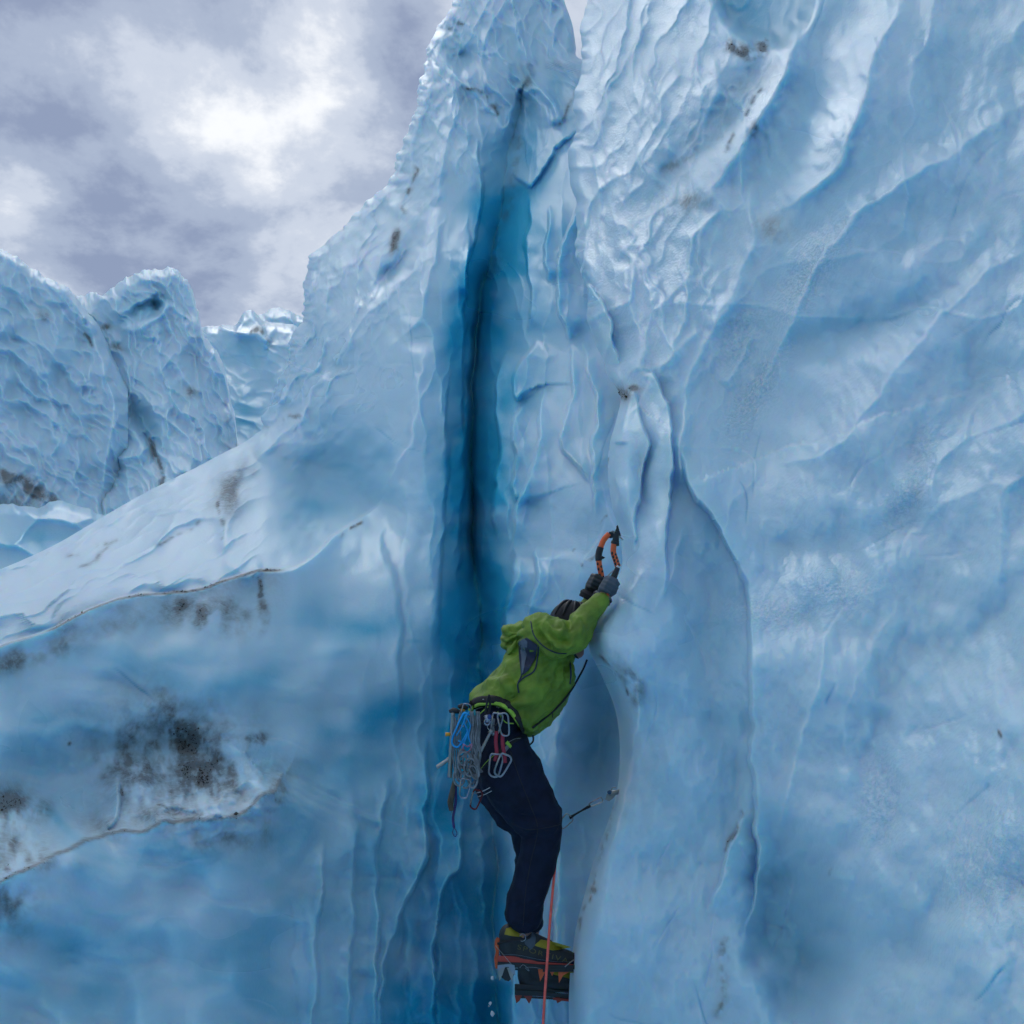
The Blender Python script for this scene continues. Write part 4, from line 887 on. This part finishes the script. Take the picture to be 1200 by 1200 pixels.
    if not full: solid('rail', T([(628, 1136), (650, 1138), (668, 1136), (668, 1139), (650, 1141), (628, 1139)]), dd-.050, dd-.047, M_REDO, c)
    tube('edge_wire', PP([(609, 1134), (613, 1130.5), (618, 1134), (620, 1138), (616, 1134), (625, 1133.5), (634, 1135)], dd-.050), .0009, M_ALU, c, 6, seg=4)
    return b
boot(0, 0, -.07); boot(20, 33, .18, False)

# ---- climbing harness (worn)
har = laid('harness', [(549, 827), (556, 822), (570, 819), (585, 821), (598, 828), (608, 842), (614, 856)], [.016]*49, M_BLACKF, person, bv_j, .003, .28)
laid('lime_band', [(550, 833), (557, 827), (570, 824), (585, 825), (597, 832), (605, 843), (609, 850)], .0085, M_LIME, har, bv_j, .009, .4)
laid('edge_tape', [(551, 837), (558, 831), (570, 828), (584, 829), (595, 836), (603, 846)], .0022, M_GREYC, har, bv_j, .010, .5)
laid('belt_print', [(556, 820.5), (567, 819.5)], .0018, M_WHITE, har, bv_j, .009, .5)
for pts, r_, m_ in [([(560, 835), (566, 848), (580, 850), (590, 838)], .003, M_BLACK), ([(583, 834), (592, 846), (602, 848)], .0022, M_LIME), ([(572, 828), (564, 835), (560, 840)], .0022, M_LIME)]:
    tube('gear_loop', [P(x, y, -.235) for x, y in pts], r_, m_, har, 6)
laid('leg_loop', [(556, 930), (566, 927), (574, 923)], .0018, M_WHITE, har, bv_t, .004, .6); laid('leg_loop', [(559, 934), (568, 931), (576, 927)], .0018, M_WHITE, har, bv_t, .004, .6)
laid('leg_loop', [(562, 905), (575, 890), (592, 876), (604, 867), (611, 864)], .008, M_BLACKF, har, bv_t, .002, .3)
laid('side_seam', [(598, 880), (610, 915), (622, 945), (630, 972), (622, 1010), (616, 1045), (613, 1085)], .0018, M_BLACKF, trousers, bv_t, .0005); laid('side_seam', [(600, 965), (618, 972), (640, 970), (657, 966)], .0016, M_BLACKF, trousers, bv_t, .0005)
laid('leg_loop_piping', [(562, 903), (572, 891), (580, 884)], .0017, M_LIME, har, bv_t, .007, .6); laid('leg_loop_piping', [(592, 872), (603, 866), (610, 865)], .0014, M_GREYC, har, bv_t, .007, .6)
solid('buckle', [(592, 871), (595, 868), (600, 874), (598, 877)], -.235, -.228, M_LIME, har); solid('buckle', [(590, 877), (595, 872), (597, 876), (593, 881)], -.232, -.226, M_GREYC, har)
tube('belay_loop', PP([(612, 858), (618, 857), (624, 861), (624.5, 869), (619, 873), (616, 870)], -.05), .004, M_BLACKF, har, 8)
tube('tie_in_knot', PP([(610, 857), (614, 859), (617, 865), (618, 873)], -.07), .0048, M_ROPE, har, 8)
def edge_pt(x, y):                          # on the jacket where it is there, else hanging just in front of it
    d = (P(x, y)-CAMV).normalized(); h = bv_j.ray_cast(CAMV-person.location, d); return h[0]+person.location-d*.008 if h[0] is not None else P(x, y, -.03)
mk('radio_cord', *tubegeo([edge_pt(*q) for q in spline(np.array([(688, 773), (684, 783), (677, 796), (670, 808), (661, 820), (650, 832), (637, 843), (624, 853)], float), 5)], .0042, 8, False, .7), M_BLACKF, har)
tube('zip_pull', PP([(647, 830, -.10), (647.5, 836, -.10)]), .0014, M_BLACKF, jacket, 6, seg=2); tube('zip_pull', PP([(647.5, 835, -.10), (647.5, 841, -.10)]), [.0015, .004, .0038, .002], M_BLACK, jacket, 6, seg=3)
for k in range(4): mk('zip_toggle', *ballgeo(P(626+k*2.2, 853-k*3, -.10), (.0035, .003, .003), 8, 6), M_VENTG, jacket)

# ---- gear hung on the harness, each piece a thing of its own
def biner(px, py, dd, w, h, ang, m, r=.0045, label=None, parent=None, name='carabiner', gate=M_STEEL):
    c, s_ = math.cos(math.radians(ang)), math.sin(math.radians(ang))
    shp = [(-.42, -.5), (.25, -.5), (.5, -.36), (.46, -.1), (.34, .3), (.18, .5), (-.22, .5), (-.46, .36), (-.5, 0), (-.5, -.36)]
    f = lambda u, v, e=0: P(px+(u*w)*c-(v*h)*s_, py+(u*w)*s_+(v*h)*c, dd+e)
    if parent is None: t = root(name, f(0, .5)); tag(t, label, 'carabiner')
    else: t = parent
    pts = [f(u, v) for u, v in shp]; tube('frame' if parent is None else name, pts, r*.85, m, t, 8, True, seg=4)
    tube('gate' if parent is None else 'gate', [f(-.5, -.36, -.001), f(-.49, .34, -.001)], r*.75, gate, t, 6, seg=4)
    return t
GD = -.245
# two quickdraws with red slings
for k, (pts, tb, bb, lab) in enumerate([([(582, 857), (581, 868), (582, 882), (580, 892)], (582, 848, 12, 24, 8), (581, 897, 15, 26, 6), 'quickdraw with dark red sling hanging nearest the blue carabiner on the harness'),
                                        ([(589, 860), (589, 872), (591, 884), (592, 894)], (591, 849, 12, 26, -12), (589, 897, 14, 26, 22), 'quickdraw with dark red sling hanging rearmost, against the thigh')]):
    q = root('quickdraw', P(pts[-1][0], 910, GD)); tag(q, lab, 'quickdraw', 'quickdraws on the harness')
    tube('sling', PP(pts, GD-.004*k), .0075, M_RED, q, 8, flat=.35)
    biner(*tb[:2], GD+.006-.012*k, tb[2], tb[3], tb[4], M_ALU, .0042, parent=q); biner(*bb[:2], GD-.01*k, bb[2], bb[3], bb[4], M_ALU, .0048, parent=q)
tube('quickdraw', PP([(578, 842), (577, 852), (579, 862)], GD+.01), .008, M_GREYC, None, 8, flat=.35); tag(bpy.data.objects[-1] if False else COL.objects[-1], 'grey sling of a short quickdraw beside the silver carabiners', 'sling')
# screws
def screw(p0, p1, dd, lab, knob=None, hanger=True, r=.0085):
    t = root('ice_screw', P(p1[0], p1[1], dd)); tag(t, lab, 'ice screw', 'ice screws racked on the harness')
    a, b = P(p0[0], p0[1], dd), P(p1[0], p1[1], dd); n = 22; pts = [a.lerp(b, i/n) for i in range(n+1)]
    mk('tube', *tubegeo(pts, [r*(1+(.14 if i % 2 else 0)*(i > n*.45)) for i in range(n+1)], 10), M_STEEL, t)
    d = (b-a).normalized(); e = d.cross(Vector((0, 1, 0))).normalized()
    if hanger: mk('hanger', *tubegeo([a+e*.026, a+e*.01-d*.004, a-d*.005, a-e*.016], [.007, .011, .012, .006], 8), M_BLACK, t)
    else: mk('tip', *tubegeo([a-d*.006, a+d*.008], [.006, .011], 8), M_STEEL, t)
    if knob: mk('knob', *tubegeo([P(knob[0]-4, knob[1], dd), P(knob[0]+2, knob[1], dd)], [.008, .007], 10), M_AMB, t)
    return t
screw((531, 834), (527, 911), GD+.03, 'long steel ice screw hanging upright at the back of the harness, amber knob', (526, 860.5))
screw((527, 889), (512, 899), GD+.045, 'short steel ice screw sticking out to the left below the others', None, False, .0075)
screw((575.5, 857), (559, 889), GD-.0, 'slim steel ice screw hanging aslant across the navy trousers', None, False, .0058)
screw((541, 829), (537, 850), GD+.06, 'ice screw with an amber head half hidden behind the blue carabiner', (543, 832), True, .006)
# blue carabiner with blue cords
bb = biner(542, 856, GD-.005, 15, 40, 24, M_BLUE, .0052, 'bright blue carabiner in a tangle of blue cord on the harness', gate=M_BLUE)
for pts in ([(549, 835), (544, 845), (548, 858), (544, 870)], [(545, 838), (551, 850), (549, 862), (552, 872)], [(537, 868), (545, 872), (541, 876)], [(550, 834), (546, 840), (541, 852), (535, 862)]):
    tube('cord', PP(pts, GD-.014), .0032, M_BLUEC, bb, 6)
tube('cord', PP([(556, 832), (556.5, 838)], GD-.02), .004, mat('teal_cord', (.02, .25, .3), .7), bb, 6, seg=3)
# bundled grey cord
gc = root('cord_bundle', P(548, 928, GD)); tag(gc, 'bundle of long grey slings and cord knotted at its lower end, hanging at the hip', 'cord')
for k in range(7):
    x = 551+k*1.7; dx = math.sin(k*2.1)*2.5
    tube('strand', PP([(x, 834), (x+1+dx*.4, 850), (x+dx, 868), (x+2-dx*.5, 884), (x+dx*.6, 898), (x+4, 905)], GD-.006-.004*(k % 3)), .0044, M_GREYC, gc, 6)
for k in range(12):
    a = rng.uniform(0, 6.28); cx, cy = 545+rng.uniform(-7, 9), 903+rng.uniform(-14, 13); w, h = rng.uniform(5, 9), rng.uniform(7, 13)
    tube('strand', PP([(cx+w*math.cos(a+t)*.8, cy+h*math.sin(a+t)) for t in np.linspace(0, 5.2, 8)], GD-.012-.006*(k % 4)), .0042, M_GREYC, gc, 6)
for k in range(4): tube('strand', PP([(531+k*2.4, 838+k*3), (533+k*2.2, 862), (531+k*2.6, 885), (534+k*2, 912)], GD+.012), .0033, M_GREYC, gc, 6)
for k in range(5): tube('strand', PP([(555, 884+k*2.6), (560, 892+k*2), (561, 903+k*1.6), (556, 908+k*1.2), (549, 900)], GD-.02-.003*k), .004, M_GREYC, gc, 6)
tube('prusik_loop', PP([(543, 872), (548, 875), (553, 872), (550, 880), (543, 881)], GD-.03), .0028, mat('pink_flecked_cord', (.32, .16, .24), .8, 0, 0, 500, .6), None, 6, True); tag(COL.objects[-1], 'small pink flecked cord loop under the blue carabiner', 'cord')
biner(545, 924, GD-.02, 12, 22, 6, M_ALU, .004, 'silver carabiner at the bottom of the grey cord bundle')
biner(558, 937, GD+.02, 11, 22, 14, M_REDA, .0042, 'dark red carabiner hanging low behind the thigh')
biner(545, 838, GD+.03, 10, 26, 14, M_ALU, .003, 'thin silver carabiner clipped to the back of the belt')
# belay device on its black sling
bd = root('belay_device', P(571, 850, GD)); tag(bd, 'silver belay device and black tether clipped to the middle of the belt', 'belay device')
tube('tether', PP([(573.5, 814), (571, 822), (569, 834), (571, 838), (574, 830), (574.5, 816)], GD-.01), .0042, M_BLACKF, bd, 8)
mk('body', *merge(tubegeo([P(569, 838, GD-.012), P(572, 843, GD-.012), P(570, 847, GD-.012)], [.009, .011, .008], 8)), M_ALU, bd)
mk('side_plate', *ballgeo(P(573.5, 840, GD-.022), (.008, .004, .011)), mat('blue_plate', (.02, .06, .22), .4), bd)
tube('ring', PP([(571+3.2*math.cos(a), 846+3.6*math.sin(a)) for a in np.linspace(0, 6.28, 9)[:-1]], GD-.02), .003, M_ALU, bd, 8, True)
tube('wire', PP([(571, 850), (572, 854), (576, 857)], GD-.015), .0014, M_STEEL, bd, 6)
# weathered sling with its looped tail
kn = root('frayed_sling', P(533, 980, GD)); tag(kn, 'frayed brown sling ending in a violet cord loop, lowest of the gear', 'sling')
tube('webbing', PP([(532, 915), (530, 928), (528, 940), (529, 950)], GD+.02), [.006, .011, .013, .009], M_BARK, kn, 10, flat=.5)
tube('tail', PP([(534, 920), (534, 940), (531, 958), (532, 970)], GD+.03), .0055, M_PURP, kn, 8, flat=.6)
tube('tail', PP([(532, 970), (530.5, 976), (533.5, 980.5), (535.5, 976), (532.5, 970)], GD+.028), .0018, M_PURP, kn, 6)
for k in range(7): tube('fray', PP([(528+rng.uniform(-2, 3), 925+k*5), (525+rng.uniform(-1, 12), 928+k*5.5)], GD+.01), .0009, M_BARK, kn, 5, seg=2)

# ---- ice axes
def axe(label, shaft, grips, head, pick, dd):
    t = root('ice_axe', P(shaft[0][0], shaft[0][1], dd)); tag(t, label, 'ice axe', 'ice axes in the climber\'s hands')
    q = spline(np.array(shaft, float), 10)
    mk('shaft', *tubegeo([P(x, y, dd) for x, y in q], .0125, 10, False, 1.3), M_ORNG, t)
    n = len(q)
    for a, b, kind in grips:
        i, j = int(a*(n-1)), int(b*(n-1))+1
        if kind == 'solid': mk('grip', *tubegeo([P(x, y, dd) for x, y in q[i:j+1]], .0148, 10, False, 1.2), M_BLACK, t)
        else:
            m_ = 9
            for k in range(m_):
                u = int(i+(j-i)*k/m_); p0 = q[u]; p1 = q[min(u+1, n-1)]; d = (p1-p0)/max(np.linalg.norm(p1-p0), 1e-6); nx = np.array([-d[1], d[0]])*2.2*(1 if k % 2 else -1)
                mk('marking', *ballgeo(P(p0[0]+nx[0]*.7, p0[1]+nx[1]*.7, dd-.0125), (.0058, .004, .0075), 7, 5), M_BLACK, t)
    solid('head', head, dd-.011, dd+.011, M_BLACK, t); solid('pick', pick, dd-.0025, dd+.0025, M_STEEL if len(pick) > 5 else M_BLACK, t, .0006)
    return t
a1 = axe('ice axe with long curved orange and black shaft, left one of the pair', [(707, 690), (705, 675), (702.5, 663), (701.5, 651), (704, 641), (708, 632), (714, 625.5)], [(.42, .66, 'solid'), (.02, .40, 'mark')],
         [(711, 629), (714, 623), (719, 624), (720, 629), (716, 631)], [(714, 624), (718, 621.5), (723, 624), (731, 633), (728, 632), (721, 627)], .05)
solid('finger_rest', [(703, 651), (706, 651.5), (709.5, 653.5), (706, 655.5), (703, 655)], .04, .06, M_BLACK, a1)
a2 = axe('ice axe with bent shaft and black pointed head, right one beside the overhanging wall', [(724, 664), (721.5, 656), (719, 648), (719, 641), (720.5, 634)], [(.0, .55, 'mark'), (.88, 1., 'solid')],
         [(717, 637), (718, 630), (721, 622), (723.5, 615.5), (725, 626), (725.8, 640), (723, 640)], [(722, 617), (724, 615), (726, 622), (728, 628), (725, 628)], -.03)
tube('grip', PP([(711, 701), (714, 690), (719, 677), (724, 665)], -.045), [.013, .015, .014, .010], M_BLACK, a2, 10)
tube('hand_guard', PP([(712, 677), (716, 681), (718.5, 684), (715, 693), (711.5, 698)], -.088), .006, M_ORNG, a2, 8, flat=.5)
tube('trigger_wire', PP([(711.5, 676), (716, 671), (723, 665.5)], -.045), .0024, M_STEEL, a2, 6)
mk('pivot_bolt', *ballgeo(P(723.7, 664.3, -.046), (.0065, .004, .0065), 10, 6), M_WHITE, a2)

# ---- rope and the quickdraw on the wall
tube('climbing_rope', PP([(618, 872, -.05), (636, 905, -.0), (646, 940, .05), (655, 961, .06), (655, 972, .05), (653, 990, .02), (650, 1020, -.10), (645, 1075, -.17), (641, 1130, -.2), (637, 1190, -.22), (634, 1260, -.24), (628, 1420, -.3)]), .0056, M_ROPE, None, 10, seg=10)
tag(COL.objects[-1], 'coral red climbing rope running down from the clipped quickdraw past the boot', 'rope')
WD = .03
q = root('quickdraw', P(690, 960, WD)); tag(q, 'quickdraw stretched from the knee to the ice screw in the right wall, black sling', 'quickdraw')
biner(663, 963, WD, 11, 17, 38, M_STEEL, .0032, parent=q)
tube('sling', PP([(667.5, 958.5), (678, 952), (692, 944)], WD), [.007, .004, .0038, .007], M_BLACKF, q, 8, flat=.5)
biner(698, 940.5, WD, 5.5, 17, 62, M_STEEL, .0028, parent=q)
t = root('ice_screw', P(717, 932, WD)); tag(t, 'ice screw with its hanger driven into the rim of the right wall above the quickdraw', 'ice screw')
solid('hanger', [(709, 937), (711, 931), (716, 927), (721, 926), (722, 931), (718, 936), (714, 939)], WD-.004, WD+.002, M_STEEL, t); mk('tube', *tubegeo([P(715, 930, WD-.03), P(735, 926, WD+.05)], .010, 10), M_STEEL, t)
mk('knob', *ballgeo(P(714.5, 928.5, WD-.03), (.011, .006, .009)), mat('blue_knob', (.03, .09, .2), .4), t); tube('crank', PP([(716, 927), (718, 923), (722, 923)], WD-.03), .0022, M_STEEL, t, 6)
# loose ice chips falling beside the boot
for x, y, r_, lab in [(577, 1188, 2.6, 'larger white ice chip falling lowest beside the boot'), (574.5, 1176, 1.6, 'small white ice chip falling between the boot and the lower chip'), (577, 1146, 1.9, 'long white ice chip just left of the heel points'), (573, 1179, .8, 'tiniest ice fleck falling beside the boot')]:
    V, F = ballgeo(P(x, y, -.12), (r_*PX, r_*PX*.7, r_*PX*1.15), 6, 4); V = [v+Vector(rng.uniform(-.25, .25, 3))*r_*PX for v in V]
    tag(mk('ice_chip', V, F, M_WHITE, None, False), lab, 'ice chip', 'ice chips falling beside the boot')

# ---- loose grit along the dirty seams of the ice
def grit():
    V = []; F = []
    for nm, cap in (('ice_pinnacle', 1200), ('crevasse_wall', 160)):
        me = bpy.data.objects[nm].data; n = len(me.vertices); co = np.zeros(n*3); me.vertices.foreach_get('co', co); co = co.reshape(-1, 3)
        no = np.zeros(n*3); me.vertices.foreach_get('normal', no); no = no.reshape(-1, 3)
        dd = np.zeros(n); me.attributes['dirt'].data.foreach_get('value', dd); w = np.clip(dd-.8, 0, 1)**1.5; w /= w.sum()
        for i in rng.choice(n, cap, p=w):
            r = rng.gamma(2., .0008)+.0010; c = co[i] + rng.normal(0, .006, 3); b = len(V)
            for q in ((1, 0, 0), (-1, 0, 0), (0, 1, 0), (0, -1, 0), (0, 0, 1), (0, 0, -1)): V.append(tuple(c + (np.array(q)+rng.uniform(-.35, .35, 3))*r))
            F += [(b+4, b, b+2), (b+4, b+2, b+1), (b+4, b+1, b+3), (b+4, b+3, b), (b+5, b+2, b), (b+5, b+1, b+2), (b+5, b+3, b+1), (b+5, b, b+3)]
    o = mk('grit', V, F, mat('dark_grit', (.05, .042, .036), .9, 0, 0, 300, .5), None, False)
    tag(o, 'dark grit and tiny pebbles frozen into the dirty seams of the ice', 'grit', kind='stuff')
grit()
